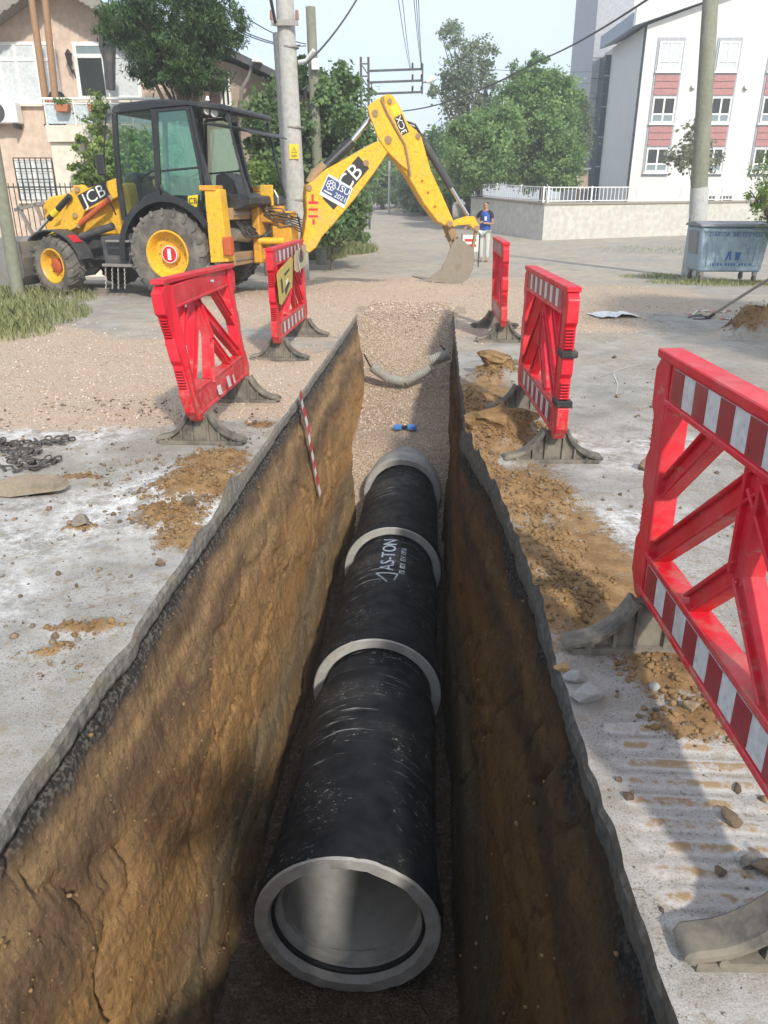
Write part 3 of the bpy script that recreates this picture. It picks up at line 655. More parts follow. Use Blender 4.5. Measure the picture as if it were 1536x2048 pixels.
def barrier(name_lab, near, far, fn=None, strips=(True, True), clamps=(), foot_in=(.16, .16), missing=0.0, group='red plastic road barriers beside the trench', feet_side=1):
    near = np.array(near, float); far = np.array(far, float); d = far-near; ln = math.hypot(d[0], d[1]); rz = math.atan2(-d[0], d[1])
    k = ln/PW
    t = thing('road_barrier', name_lab, 'barrier', (near[0], near[1], float(gz(near[0], near[1]))), rz, group)
    g = (lambda x, y, z: (x, y*k, z)) if fn is None else (lambda x, y, z: (lambda q: (q[0], q[1]*k, q[2]))(fn(x, y, z)))
    mb = MB()
    for mir in (0, 1):
        P = [((PW-u) if mir else u, z) for u, z in post_outline()]
        mb.prism([(-.034, u, z) for u, z in P], (.068, 0, 0))
        for zc in (.49, .81):                     # hinge teeth in the notches
            for j in range(7):
                u = .018 if not mir else PW-.018; mb.bx(-.028, .028, u-.014, u+.014, zc-.055+j*.018-.005, zc-.055+j*.018+.004)
    mb.bx(-.032, .032, .14, PW-.14, .945, 1.078); mb.bx(-.032, .032, .14, PW-.14, .235, .375)
    mb.bx(-.042, .042, .02, PW-.02, 1.07, 1.10); mb.bx(-.039, .039, .12, PW-.12, .93, .95); mb.bx(-.039, .039, .12, PW-.12, .37, .392); mb.bx(-.039, .039, .1, PW-.1, .215, .24)
    mb.bx(-.039, .039, .14, .155, .39, .93); mb.bx(-.039, .039, PW-.155, PW-.14, .39, .93)
    c = PW/2; e = 0
    def member(a, b2, w=.062):
        nonlocal e; e += 1
        a = np.array([0, a[0], a[1]]); b2 = np.array([0, b2[0], b2[1]]); dd = (b2-a)/np.linalg.norm(b2-a); s = np.array([0, -dd[2], dd[1]])
        mb.bar(a, b2, .020+.001*e, w, up=s)
        for sg in (-1, 1): mb.bar(a+s*sg*w*.46, b2+s*sg*w*.46, .054+.0013*e, .012, up=s)
    for sg in (-1, 1):
        member((c-sg*.60, .64), (c-sg*.28, .94)); member((c-sg*.60, .395), (c-sg*.0, .90), .07)
        member((c-sg*.01, .64), (c-sg*.27, .385))
    member((c, .93), (c, .62), .085)
    mb.map(g)
    fr = mb.build('frame', MRED, t, bev=.004)
    for z0, z1, on in ((.957, 1.062, strips[0]), (.25, .36, strips[1])):
        if not on: continue
        for sx in (-1, 1):
            st = MB().bx(sx*.034-.0012, sx*.034+.0012, .17, PW-.17, z0, z1).map(g).build('reflective_strip', MSW, t)
            n = 6; w = (PW-.34)/(2*n+1)
            for j in range(n+1): MB().bx(sx*.036-.0012, sx*.036+.0012, .17+2*j*w, .17+(2*j+1)*w, z0+.001, z1-.001).map(g).build('red_stripe', MSR, st)
    for z, s2 in clamps: MB().bx(-.05, .05, s2-.05, s2+.07, z-.02, z+.02).map(g).build('strap', MBLK, t, bev=.006)
    for ii, u in enumerate((foot_in[0], ln-foot_in[1])):
        o = np.array([0, u, 0.0]); half = .285; cv = [(half, .035), (.22, .05), (.16, .085), (.105, .14), (.065, .21)]
        gzf = 0.0
        poly = [(-half, .0)]+[(-x, z) for x, z in cv]+[(x, z) for x, z in cv[::-1]]+[(half, .0)]
        f = MB().prism([(x, -.016, z) for x, z in poly], (0, .032, 0))
        f.prism([(x, -.045, z) for x, z in [(-half, 0), (-half, .028), (half, .028), (half, 0)]], (0, .09, 0))
        for sg in (-1, 1):
            pts = [np.array([sg*x, 0, z]) for x, z in [(half+.01, .022)]+cv]
            S = []
            for i_ in range(25):
                u_ = i_/24*(len(pts)-1); k0 = min(int(u_), len(pts)-2); fr_ = u_-k0; pa, pb, pc_, pd = pts[max(k0-1, 0)], pts[k0], pts[k0+1], pts[min(k0+2, len(pts)-1)]
                S.append(.5*((2*pb)+(pc_-pa)*fr_+(2*pa-5*pb+4*pc_-pd)*fr_**2+(3*pb-pa-3*pc_+pd)*fr_**3))
            Vf = []
            for i_, s0 in enumerate(S):
                tg = S[min(i_+1, 24)]-S[max(i_-1, 0)]; nr0 = np.array([-tg[2], 0, tg[0]]); nr0 = nr0/np.linalg.norm(nr0); nr0 = nr0 if nr0[2] > 0 else -nr0
                for yy, hh in ((-.046, 0), (-.046, .014), (-.036, .024), (.036, .024), (.046, .014), (.046, 0)): Vf.append(s0+np.array([0, yy, 0])+nr0*(hh-.006))
            f.add(Vf, [(i_*6+j_, i_*6+(j_+1) % 6, i_*6+6+(j_+1) % 6, i_*6+6+j_) for i_ in range(24) for j_ in range(6)]+[(5, 4, 3, 2, 1, 0), tuple(range(144, 150))])
            for xr, zr in ((.13, .11), (.055, .2), (.21, .05)): f.box((sg*xr, 0, zr/2), (.014, .07, zr))
        f.cyl((-half+.055, -.05, .032), (-half+.055, .05, .032), .012, n=8)
        f.map(lambda x, y, z: (x, y+u, z)); f.build('foot', MFOOT, t, sm=True)
    return t
def dented(x, y, z):
    a = max(0, z-.18); y_ = y/PW
    return (x-a*(.17-.07*y_)+.03*math.sin(y*9+z*6)*a+.05*math.exp(-((y-.75)/.3)**2)*math.sin(z*5), y+.02*math.sin(z*11)+.02*a*(1-y_), z*.97-.03*math.sin(y*4.2)*a+(.014*math.sin(y*21)+.012*math.sin(y*47+1)+.008*math.sin(y*83))*a*a)
barrier('battered red plastic barrier, bent and leaning outwards with its stripes torn off', (-1.58, 4.66), (-1.57, 6.12), dented, (False, False))
barrier('red plastic barrier carrying yellow sign plates tied on with tape', (-1.61, 7.52), (-1.60, 9.28), lambda x, y, z: (x-.02*z, y, z))
barrier('red plastic barrier standing alone farthest along the right edge of the trench', (.77, 8.74), (.745, 10.1), lambda x, y, z: (x-.03*z, y, z))
barrier('red plastic barrier with black straps, in the soil spoil beside the trench', (.765, 4.42), (.68, 5.93), lambda x, y, z: (x+.005*z, y, z*.985), clamps=((.42, .04), (.72, .03)))
barrier('clean red plastic barrier with crisp reflective stripes by the broken asphalt chunks', (.89, 1.06), (.80, 2.60), lambda x, y, z: (x-.018*z, y, z*.99))
# torn scraps of stripe on the battered barrier
bt = [o for o in COL.objects if o.name.startswith('road_barrier')][0]
k_ = (6.12-4.66)/PW
for u, z, w, h in ((.95, 1.01, .07, .05), (.5, .30, .05, .07), (.68, .32, .06, .08), (.85, .30, .05, .06), (.12, .66, .05, .05)):
    m = MB().bx(.0355, .039, u, u+w, z-h/2, z+h/2).map(dented).map(lambda x, y, z: (x, y*k_, z)); m.build('stripe_scrap', MSW, bt)
# ------------------------------------------------------------------ yellow backhoe loader
JYAW = R(15); J_a = math.cos(JYAW)*RT-math.sin(JYAW)*FH; J_b = np.array([-J_a[1], J_a[0], 0.0]); J_A = gp(334, 599)
JB = thing('backhoe_loader', 'yellow backhoe loader with black cab parked across the road', 'backhoe', tuple(J_A), math.atan2(J_a[1], J_a[0]))
JC = 1.12                                                   # half width of the machine
def J(px, py, w):
    p = onplane(px, py, J_A+J_b*w, J_b)-J_A; return np.array([float(p @ J_a), w, float(p[2])])
MY = worn('yellow_machine_paint', (.78, .44, .025), .42, (.44, .32, .19), .5, 3.2, chip=(.20, .10, .05), bump=.05)
MYR = worn('rusty_yellow_paint', (.66, .33, .03), .55, (.24, .13, .07), .6, 5, chip=(.12, .07, .05), bump=.1)
MBK = worn('black_cab_paint', (.022, .024, .027), .42, (.24, .22, .19), .3, 3, bump=.04)
MDG = worn('dark_grey_steel', (.06, .062, .066), .55, (.26, .23, .19), .45, 4, bump=.1)
MTY = worn('dusty_tyre', (.10, .092, .082), .9, (.26, .235, .20), .9, 3.5, bump=.3, spec=.2)
MST = worn('bare_steel', (.34, .32, .29), .42, (.27, .22, .16), .5, 5, metal=.5, chip=(.2, .12, .08))
MRD = worn('orange_red_paint', (.50, .10, .03), .5, (.3, .2, .13), .4, 6)
MBR = worn('rust_brown_steel', (.34, .22, .11), .7, (.20, .14, .09), .5, 5, bump=.2)
MCHR = plain('chrome_rod', (.72, .72, .72), .18, 1.0); MHOSE = worn('black_hose', (.03, .028, .026), .6, (.24, .2, .15), .6, 14, bump=0)
MWHT = plain('white_decal', (.80, .80, .78), .5); MREDD = plain('red_decal', (.60, .02, .03), .45); MBLD = plain('black_decal', (.03, .03, .03), .45); MYD = plain('yellow_decal', (.80, .60, .03), .5); MBLU = plain('navy_decal', (.045, .085, .22), .5)
MLENS = plain('lamp_lens', (.75, .75, .72), .15)
def glass_mat(name, tint, refl=.12, rc=(.9, .95, .95), ior=1.45):
    m = bpy.data.materials.new(name); m.use_nodes = True; t = m.node_tree; t.nodes.clear()
    o = t.nodes.new('ShaderNodeOutputMaterial'); a = t.nodes.new('ShaderNodeBsdfTransparent'); g = t.nodes.new('ShaderNodeBsdfGlossy'); x = t.nodes.new('ShaderNodeMixShader'); d = t.nodes.new('ShaderNodeBsdfDiffuse'); y = t.nodes.new('ShaderNodeMixShader')
    a.inputs[0].default_value = tint+(1,); g.inputs['Roughness'].default_value = .04; g.inputs[0].default_value = rc+(1,); d.inputs[0].default_value = (.30, .36, .33, 1)
    f = t.nodes.new('ShaderNodeFresnel'); f.inputs[0].default_value = ior; ad = t.nodes.new('ShaderNodeMath'); ad.operation = 'ADD'; ad.inputs[1].default_value = refl*.1; t.links.new(f.outputs[0], ad.inputs[0])
    nz = t.nodes.new('ShaderNodeTexNoise'); nz.inputs['Scale'].default_value = 2.5; nz.inputs['Detail'].default_value = 5; mr = t.nodes.new('ShaderNodeMapRange'); mr.inputs[1].default_value = .35; mr.inputs[2].default_value = .75; mr.inputs[3].default_value = .0; mr.inputs[4].default_value = .05
    t.links.new(nz.outputs[0], mr.inputs[0]); t.links.new(mr.outputs[0], y.inputs[0])
    t.links.new(a.outputs[0], y.inputs[1]); t.links.new(d.outputs[0], y.inputs[2]); t.links.new(ad.outputs[0], x.inputs[0]); t.links.new(y.outputs[0], x.inputs[1]); t.links.new(g.outputs[0], x.inputs[2]); t.links.new(x.outputs[0], o.inputs[0]); return m
MGLS = glass_mat('green_tinted_glass', (.80, .94, .88), .9, (.55, .85, .80)); MGL2 = glass_mat('clear_dusty_glass', (.93, .98, .96), .0, ior=1.12)

def wheel(cu, w0, w1, Rt, Rr, cz, lugs, steer=0.0, sign=False, near=True):
    wc = (w0+w1)/2; hw = (w1-w0)/2
    rot = Matrix.Rotation(steer, 3, 'Z'); rot = np.array(rot)
    def pl_(m): return m.map(lambda x, y, z: tuple(rot @ np.array([x, y, z])+np.array([cu, wc, cz])))
    pr = [(Rr, -hw*.82), (Rr+.03, -hw*.9), (Rr+(Rt-Rr)*.5, -hw), (Rt*.93, -hw*.93), (Rt*.965, -hw*.7), (Rt*.97, 0), (Rt*.965, hw*.7), (Rt*.93, hw*.93), (Rr+(Rt-Rr)*.5, hw), (Rr+.03, hw*.9), (Rr, hw*.82)]
    m = MB().lathe(pr, (0, 0, 0), (0, 1, 0), 44)
    for i in range(lugs):
        for sg in (-1, 1):
            a0 = 2*math.pi*(i+(.5 if sg > 0 else 0))/lugs; P = []
            for tt in (0, .5, 1):
                a1 = a0+.20*(1-tt); y = sg*hw*(.02+.93*tt); rr = Rt*(1-.03*tt**3); P.append(np.array([rr*math.cos(a1), y, rr*math.sin(a1)]))
            for p, q_ in zip(P[:-1], P[1:]):
                rad = (p+q_)/2*np.array([1, 0, 1]); m.bar(p-rad/np.linalg.norm(rad)*.012, q_-rad/np.linalg.norm(rad)*.012, Rt*.055, .035, up=rad)
            e = P[2]; rad = e*np.array([1, 0, 1]); rad /= np.linalg.norm(rad); m.bar(e-rad*.01, e-rad*Rt*.13+np.array([0, sg*hw*.05, 0]), .035, Rt*.055, up=np.cross(rad, (0, 1, 0)))
    ty = pl_(m).build('wheel', MTY, JB, sm=False)
    s = -1 if near else 1
    pl_(MB().lathe([(Rr+.012, s*hw*.84), (Rr+.012, s*hw*.92), (Rr-.012, s*hw*.93), (Rr-.03, s*hw*.80), (Rr*.86, s*hw*.45), (Rr*.80, s*hw*.18), (Rr*.5, s*hw*.10), (.02, s*hw*.10)], (0, 0, 0), (0, 1, 0), 36)).build('rim', MY, ty, sm=True)
    hb = MB().lathe([(Rr*.42, s*hw*.10), (Rr*.42, s*hw*.42), (Rr*.36, s*hw*.5), (.005, s*hw*.5)], (0, 0, 0), (0, 1, 0), 24)
    for i in range(10): a_ = i*.628; hb.cyl((Rr*.62*math.cos(a_), s*hw*.09, Rr*.62*math.sin(a_)), (Rr*.62*math.cos(a_), s*hw*.22, Rr*.62*math.sin(a_)), .014, n=6)
    pl_(hb).build('hub', MRD if steer else MYR, ty, sm=True)
    if sign:
        yd = s*(hw*.5+.012)
        d = pl_(MB().cyl((0, yd, 0), (0, yd+s*.006, 0), .135, n=28)).build('no_entry_disc', MWHT, ty)
        pl_(MB().cyl((0, yd+s*.004, 0), (0, yd+s*.010, 0), .122, n=28)).build('red_field', MREDD, d)
        pl_(MB().bx(-.03, .03, yd+s*.013-.002, yd+s*.013+.002, -.085, .085)).build('white_bar', MWHT, d)
    return ty
wheel(.08, 0.0, .43, .70, .365, .70, 20, sign=True)
wheel(.08, 2*JC-.43, 2*JC, .70, .365, .70, 20, near=False)
wheel(-2.12, .05, .38, .485, .275, .475, 18, steer=R(-14))
wheel(-2.12, 2*JC-.38, 2*JC-.05, .485, .275, .475, 18, steer=R(-14), near=False)
# chassis, engine cover, axle
m = MB().bx(-2.55, 1.0, .78, 1.46, .52, .95); m.bx(-2.25, -1.95, .4, 1.84, .38, .56); m.bx(-.1, .26, .42, 1.82, .55, .85); m.build('chassis', MDG, JB, bev=.02)
m = MB().prism([(-2.62, .66, .95), (-2.62, .66, 1.45), (-2.45, .66, 1.56), (-.92, .66, 1.78), (-.85, .66, .95)], (0, .92, 0)); m.build('engine_cover', MY, JB, bev=.03)
m = MB()
for i in range(7): m.bx(-2.635, -2.62, .72, 1.52, 1.02+i*.06, 1.05+i*.06)
m.build('grille', MBK, JB)
# black underside tank and step
m = MB().prism([J(200, 473, .16), J(266, 466, .16), J(264, 530, .16), J(210, 528, .16)], (0, .5, 0)); m.build('step_box', MDG, JB, bev=.015)
p = J(240, 482, .12); MB().bx(p[0]-.24, p[0]+.2, .06, .3, p[2]-.02, p[2]+.015).build('step_plate', MST, JB, bev=.006); p = J(238, 529, .1); MB().bx(p[0]-.29, p[0]+.27, .04, .4, p[2]-.035, p[2]+.01).build('step_plate', MST, JB, bev=.006)
st = MB(); p = J(236, 503, .15); st.bx(p[0]-.2, p[0]+.2, .145, .158, p[2]-.05, p[2]+.05); st.build('step_recess', MBK, JB)
for px in (211, 224, 236, 249):
    p = J(px, 530, .07); q_ = J(px+1, 578, .07); n = 11; pts = []
    m = MB()
    for i in range(n):
        a = p+(q_-p)*i/n; b_ = p+(q_-p)*(i+1.25)/n; w_ = .016; e = np.array([1, 0, 0]) if i % 2 else np.array([0, 1, 0])
        m.tube([a, (a+b_)/2+e*w_, b_], .0045, 4); m.tube([a, (a+b_)/2-e*w_, b_], .0045, 4)
    m.build('chain', MST, JB)
# mudguards
def arc_band(cu, cz, r, a0, a1, w0, w1, th, n=16):
    m = MB(); V = []
    for i in range(n+1):
        a = R(a0+(a1-a0)*i/n)
        for rr, w in ((r, w0), (r+th, w0), (r+th, w1), (r, w1)): V.append((cu+rr*math.cos(a), w, cz+rr*math.sin(a)))
    Fs = [(i*4+k, i*4+(k+1) % 4, i*4+4+(k+1) % 4, i*4+4+k) for i in range(n) for k in range(4)]+[(3, 2, 1, 0), (n*4, n*4+1, n*4+2, n*4+3)]
    return m.add(V, Fs)
for nr_ in (0, 1):
    f = (lambda w: w) if not nr_ else (lambda w: 2*JC-w)
    arc_band(.08, .70, .80, 188, 30, f(.06), f(.62), .035).build('rear_mudguard', MBK, JB, sm=True)
    arc_band(.08, .70, .79, 186, 32, f(.05), f(.075), .10).build('rear_mudguard', MBK, JB, sm=True)
    g = arc_band(-2.12, .475, .56, 135, 12, f(.02), f(.40), .022); g.build('front_mudguard', MDG, JB, sm=True)
p = J(153, 478, 0.0)
MB().box((-2.12+.585*math.cos(R(48)), .2, .475+.585*math.sin(R(48))), (.02, .2, .16), (np.array([math.cos(R(48)), 0, math.sin(R(48))]), np.array([0, 1, 0]), np.array([-math.sin(R(48)), 0, math.cos(R(48))]))).build('red_reflector', MREDD, JB)
# cab
Wn, Wf = .36, 2*JC-.36
roof_px = [(220, 223), (224, 212), (238, 206), (300, 199), (335, 198), (400, 203), (440, 207), (465, 214), (464, 226), (440, 221), (375, 213), (305, 219), (230, 229)]
cab = MB().prism([J(x, y, Wn-.02) for x, y in roof_px], (0, Wf-Wn+.04, 0)).build('cab_roof', MBK, JB, bev=.025)
def mir(p): return np.array([p[0], 2*JC-p[1], p[2]])
for side in (0, 1):
    g = (lambda p: p) if not side else mir
    def bars(pts, w, h, name, mat, closed=False, parent=JB):
        m = MB(); P = [g(J(x, y, Wn)) for x, y in pts]
        for i in range(len(P)-(0 if closed else 1)): m.bar(P[i], P[(i+1) % len(P)], w, h, up=(0, 1, 0))
        return m.build(name, mat, parent, bev=.006)
    bars([(229, 226), (233, 300), (240, 380), (250, 441)], .075, .07, 'front_pillar', MBK)
    bars([(307, 218), (313, 300), (318, 392)], .085, .06, 'centre_pillar', MBK)
    bars([(380, 213), (398, 300), (418, 372), (425, 420)], .09, .08, 'rear_pillar', MBK)
    bars([(455, 226), (472, 300), (498, 398)], .035, .05, 'rear_window_bar', MBK)
    bars([(250, 441), (268, 440), (275, 415), (292, 395), (318, 385)], .06, .05, 'door_sill', MBK)
    door = [(312, 222), (374, 216), (399, 336), (407, 390), (401, 427), (373, 430), (360, 409), (326, 382), (319, 370)]
    fr = MB(); P = [g(J(x, y, Wn-.05)) for x, y in door]
    for i in range(len(P)): fr.bar(P[i], P[(i+1) % len(P)], .045, .04, up=(0, 1, 0))
    fr.bar(g(J(322, 342, Wn-.055)), g(J(396, 335, Wn-.055)), .03, .03, up=(0, 1, 0))
    fo = fr.build('side_window_frame', MBK, JB, bev=.006)
    MB().prism([g(J(x, y, Wn-.045)) for x, y in door], (0, .008, 0)).build('side_window_pane', MGLS, fo, fix=True)
    MB().prism([g(J(x, y, Wn)) for x, y in [(233, 230), (305, 222), (316, 385), (292, 392), (274, 412), (266, 436), (251, 436), (240, 380)]], (0, .008, 0)).build('door_pane', MGLS if side else MGL2, JB)
MB().prism([J(x, y, Wn+.03) for x, y in [(250, 441), (320, 390), (380, 425), (425, 415), (425, 445), (395, 470), (330, 455), (262, 470)]], (0, Wf-Wn-.06, 0)).build('cab_floor', MBK, JB, bev=.02)
# front and rear glazing
fl, fb = J(229, 228, Wn), J(250, 438, Wn)
MB().prism([fl, fb, mir(fb), mir(fl)], (.01, 0, 0)).build('windscreen', MGL2, JB)
rl, rb = J(455, 240, Wn+.05), J(497, 396, Wn+.05)
rp_ = MB().prism([J(425, 384, Wn), J(497, 392, Wn), J(501, 410, Wn), J(470, 421, Wn), J(422, 418, Wn)], (0, Wf-Wn, 0)).build('rear_panel', MBK, JB, bev=.02)
vz = [J(402, 245, Wn-.02), J(440, 247, Wn-.02), J(480, 254, Wn-.02), J(497, 263, Wn-.02)]
m = MB()
for a, b_ in zip(vz[:-1], vz[1:]): m.prism([a, b_, mir(b_), mir(a)], (0, 0, -.018))
m.build('rear_visor', MBK, JB)
for px, py, w in ((410, 222, .50), (424, 227, .52), (452, 236, 1.3), (463, 238, 1.5)):
    p = J(px, py, w); l = MB().cyl(p, p+np.array([.07, -.06, 0]), .062, .068, 16).build('work_light', MDG, JB, sm=True); MB().cyl(p+np.array([.07, -.06, 0]), p+np.array([.078, -.067, 0]), .058, n=16).build('lens', MLENS, l)
MB().cyl(J(415, 201, 1.0), J(415, 192, 1.0), .035, .02, 10).build('roof_cap', MWHT, JB)
# seat, wheel, levers
m = MB().prism([J(x, y, .95) for x, y in [(243, 402), (246, 352), (258, 343), (272, 347), (285, 378), (287, 418), (262, 424)]], (0, .45, 0)).build('seat', MBK, JB, bev=.04)
m = MB().lathe([(.165+.016*math.cos(a), .016*math.sin(a)) for a in np.linspace(0, 2*math.pi, 7)[:-1]], J(300, 352, 1.1), (-.5, 0, .85), 20, close=True); m.cyl(J(300, 352, 1.1), J(310, 400, 1.1), .025); m.build('steering_wheel', MRUB, JB, sm=True)
m = MB()
for i in range(3): m.cyl(J(440+12*i, 395, .9), J(436+14*i, 352-4*i, .8+.1*i), .012, n=6)
m.prism([J(x, y, .75) for x, y in [(430, 395), (432, 350), (450, 345), (468, 362), (478, 395)]], (0, .5, 0)); m.build('control_console', MBK, JB, bev=.02)
# badge on the rear quarter pane
bd = MB().prism([J(x, y, Wn-.075) for x, y in [(376, 392), (396, 389), (394, 414), (372, 413)]], (0, .004, 0)).build('yellow_badge', MYD, JB)
me, co = text_mesh('JCB', .12); c0 = J(384, 402, Wn-.08); P = np.stack([c0[0]+co[:, 0], c0[1]-co[:, 2]-.002, c0[2]+co[:, 1]], 1); set_co(me, P); link('badge_lettering', me, MBLD, bd)
# mirror
for a in ((222, 340), ): 
    m = MB().tube([J(226, 226, .3), J(212, 232, .12), J(208, 300, .1), J(212, 385, .2), J(232, 430, .33)], .012, 6); m.build('mirror_arm', MBK, JB)
    m = MB(); c0 = J(203, 330, .1); m.bbox(c0[0]-.09, c0[0]+.06, c0[1]-.03, c0[1]+.03, c0[2]-.15, c0[2]+.15, .02); m.build('mirror', MBK, JB)
# loader arms, rams and bucket (both sides)
for side in (0, 1):
    g = (lambda p: p) if not side else mir
    arm = MB().prism([g(J(x, y, .46)) for x, y in [(146, 371), (163, 369), (172, 378), (232, 356), (240, 392), (168, 424), (158, 452), (140, 462), (118, 452)]], (0, .10 if not side else -.10, 0)).build('loader_arm', MY, JB, bev=.012)
    P = [g(J(x, y, .52)) for x, y in [(140, 452), (86, 468), (70, 475), (50, 528)]]
    m = MB()
    for a, b_ in zip(P[:-1], P[1:]): m.bar(a, b_, .10, .14, up=(0, 1, 0))
    m.build('loader_arm_fore', MY, JB, bev=.012)
    for nm, a, b_, r, mt in (('lift_ram', (161, 447), (219, 398), .045, MRD), ('tilt_ram', (98, 438), (140, 392), .05, MBK), ('lower_ram', (162, 474), (226, 452), .06, MDG)):
        MB().cyl(g(J(*a, .40)), g(J(*b_, .40)), r, n=14).build(nm, mt, JB, sm=True)
    MB().cyl(g(J(105, 430, .40)), g(J(116, 419, .40)), .053, n=14).build('ram_band', MYD, JB, sm=True)
    MB().cyl(g(J(60, 480, .40)), g(J(100, 436, .40)), .028, n=10).build('ram_rod', MCHR, JB, sm=True)
    for x, y in ((154, 378), (158, 451), (219, 396), (150, 430)): MB().cyl(g(J(x, y, .42)), g(J(x, y, .60)), .045, n=12).build('pin', MBR, JB, sm=True)
pc = J(188, 391, .455); ang = math.atan2(*(lambda d: (d[2], d[0]))(J(213, 378, .455)-J(166, 404, .455)))
dec = MB(); ca, sa = math.cos(ang), math.sin(ang)
dec.prism([(pc[0]+x*ca-z*sa, .458, pc[2]+x*sa+z*ca) for x, z in ((-.30, -.12), (.29, -.12), (.29, .12), (-.30, .12))], (0, -.003, 0)); dd_ = dec.build('decal', MBLD, JB)
me, co = text_mesh('JCB', .27, .001); x, z = co[:, 0]*1.15, co[:, 1]; P = np.stack([pc[0]+x*ca-z*sa, np.full(len(co), .452)-co[:, 2], pc[2]+x*sa+z*ca], 1); set_co(me, P); link('decal_lettering', me, MWHT, dd_)
bk = [(-2.72, .86), (-3.1, .92), (-3.16, .80), (-2.86, .62), (-2.84, .42), (-3.0, .26), (-3.5, .16), (-3.5, .12), (-2.92, .12), (-2.70, .30), (-2.64, .6)]
MB().prism([(u, -.02, z) for u, z in bk], (0, 2*JC+.04, 0)).build('loader_bucket', MST, JB)
for w in (-.03, 2*JC+.03): MB().prism([(u, w-.01, z) for u, z in [(-2.66, .86), (-3.12, .92), (-3.5, .14), (-2.9, .12), (-2.66, .3)]], (0, .02, 0)).build('bucket_side', MST, JB)
for i, (a, b_) in enumerate((((36, 412), (66, 470)), ((70, 405), (84, 440)), ((30, 420), (88, 405)))): MB().bar(J(*a, .5), J(*b_, .5), .05, .05).build('side_rail', MST, JB)
# stabilisers, rear frame
for side in (0, 1):
    g = (lambda p: p) if not side else mir
    a, b_ = J(423, 376, .12), J(438, 528, .12); q_ = MB(); d2 = .24
    q_.prism([g(J(x, y, .06)) for x, y in [(408, 381), (438, 378), (456, 524), (421, 526)]], (0, d2 if not side else -d2, 0)); sb = q_.build('stabiliser', MY, JB, bev=.012)
    q_ = MB(); c0 = g(J(423, 375, .18)); q_.bbox(c0[0]-.15, c0[0]+.13, c0[1]-.14, c0[1]+.14, c0[2]-.05, c0[2]+.03, .012); q_.build('stabiliser_cap', MYR, sb)
    c0 = g(J(455, 494, .05)); MB().bbox(c0[0]-.06, c0[0]+.07, c0[1]-.05, c0[1]+.1, c0[2]-.13, c0[2]+.15, .015).build('bracket', MRD, sb)
    c0 = g(J(438, 530, .18)); MB().bbox(c0[0]-.16, c0[0]+.16, c0[1]-.18, c0[1]+.18, c0[2]-.06, c0[2], .02).build('stabiliser_foot', MST, sb)
    MB().bx(c0[0]-.05, c0[0]+.05, c0[1]-.05, c0[1]+.05, c0[2]-.02, c0[2]+.2).build('stabiliser_leg', MST, sb)
m = MB(); m.bx(1.0, 1.14, .30, 2*JC-.30, 1.22, 1.40); m.bx(.98, 1.12, .32, 2*JC-.32, .52, .72); m.build('rear_frame', MBR, JB, bev=.012)
m = MB(); m.bx(1.02, 1.16, .35, 2*JC-.35, 1.29, 1.335); m.bx(1.0, 1.14, .35, 2*JC-.35, .60, .64); m.build('slide_rail', MST, JB)
MB().bx(.86, 1.0, .34, 2*JC-.34, .60, 1.34).build('rear_plate', MDG, JB)
m = MB().cyl((1.06, .42, 1.0), (1.08, .95, .95), .10, n=16); m.build('hose_reel', MST, JB, sm=True)
m = MB()
for i in range(5): m.tube([(1.1, .5+.07*i, 1.2), (1.22, .6+.08*i, .95+.03*i), (1.3, .95+.05*i, .95), (1.42, 1.15, .9+.06*i)], .018, 6)
m.build('hose', MHOSE, JB, sm=True)
# swing carriage and kingpost
kp = MB().bbox(1.16, 1.30, .95, 1.62, .52, 1.44, .02); kp.bbox(1.28, 1.52, 1.06, 1.5, .56, .78, .02); kp.bbox(1.28, 1.52, 1.06, 1.5, 1.16, 1.36, .02); kp.build('kingpost_carriage', MYR, JB)
kp = MB().cyl((1.52, 1.28, .5), (1.52, 1.28, 1.42), .11, n=20); kp.bbox(1.46, 1.80, 1.10, 1.46, .82, 1.12, .02); kp.bbox(1.44, 1.86, 1.12, 1.44, .58, .74, .02); kp.bbox(1.44, 1.78, 1.12, 1.44, 1.2, 1.34, .02); kp.build('kingpost', MYR, JB, sm=True)
m = MB().cyl((1.25, .98, .88), (1.68, 1.08, .88), .055, n=14); m.cyl((1.25, 1.58, .88), (1.68, 1.48, .88), .055, n=14); m.build('slew_ram', MY, JB, sm=True)
MB().cyl((1.45, 1.03, .70), (1.72, 1.09, .70), .03, n=12).build('slew_rod', MCHR, JB, sm=True)
m = MB(); c0 = J(535, 388, 1.25); m.bx(c0[0]-.12, c0[0]+.10, c0[1]-.03, c0[1]+.03, c0[2]-.18, c0[2]+.14); m.build('boom_lock', MY, JB, bev=.01)
m = MB().tube([J(548, 380, 1.15), J(556, 395, 1.15), J(556, 408, 1.15)], .018, 6); m.build('lock_link', MST, JB)
m = MB()
for i in range(8):
    m.tube([J(518+3*i, 408+7*(i % 4), 1.05), J(530+7*i, 418+9*(i % 5), 1.0+.02*i), J(570+4*i, 428+6*(i % 6), 1.1), J(604, 440+5*i, 1.25)], .011, 6)
m.build('hose', MHOSE, JB, sm=True)
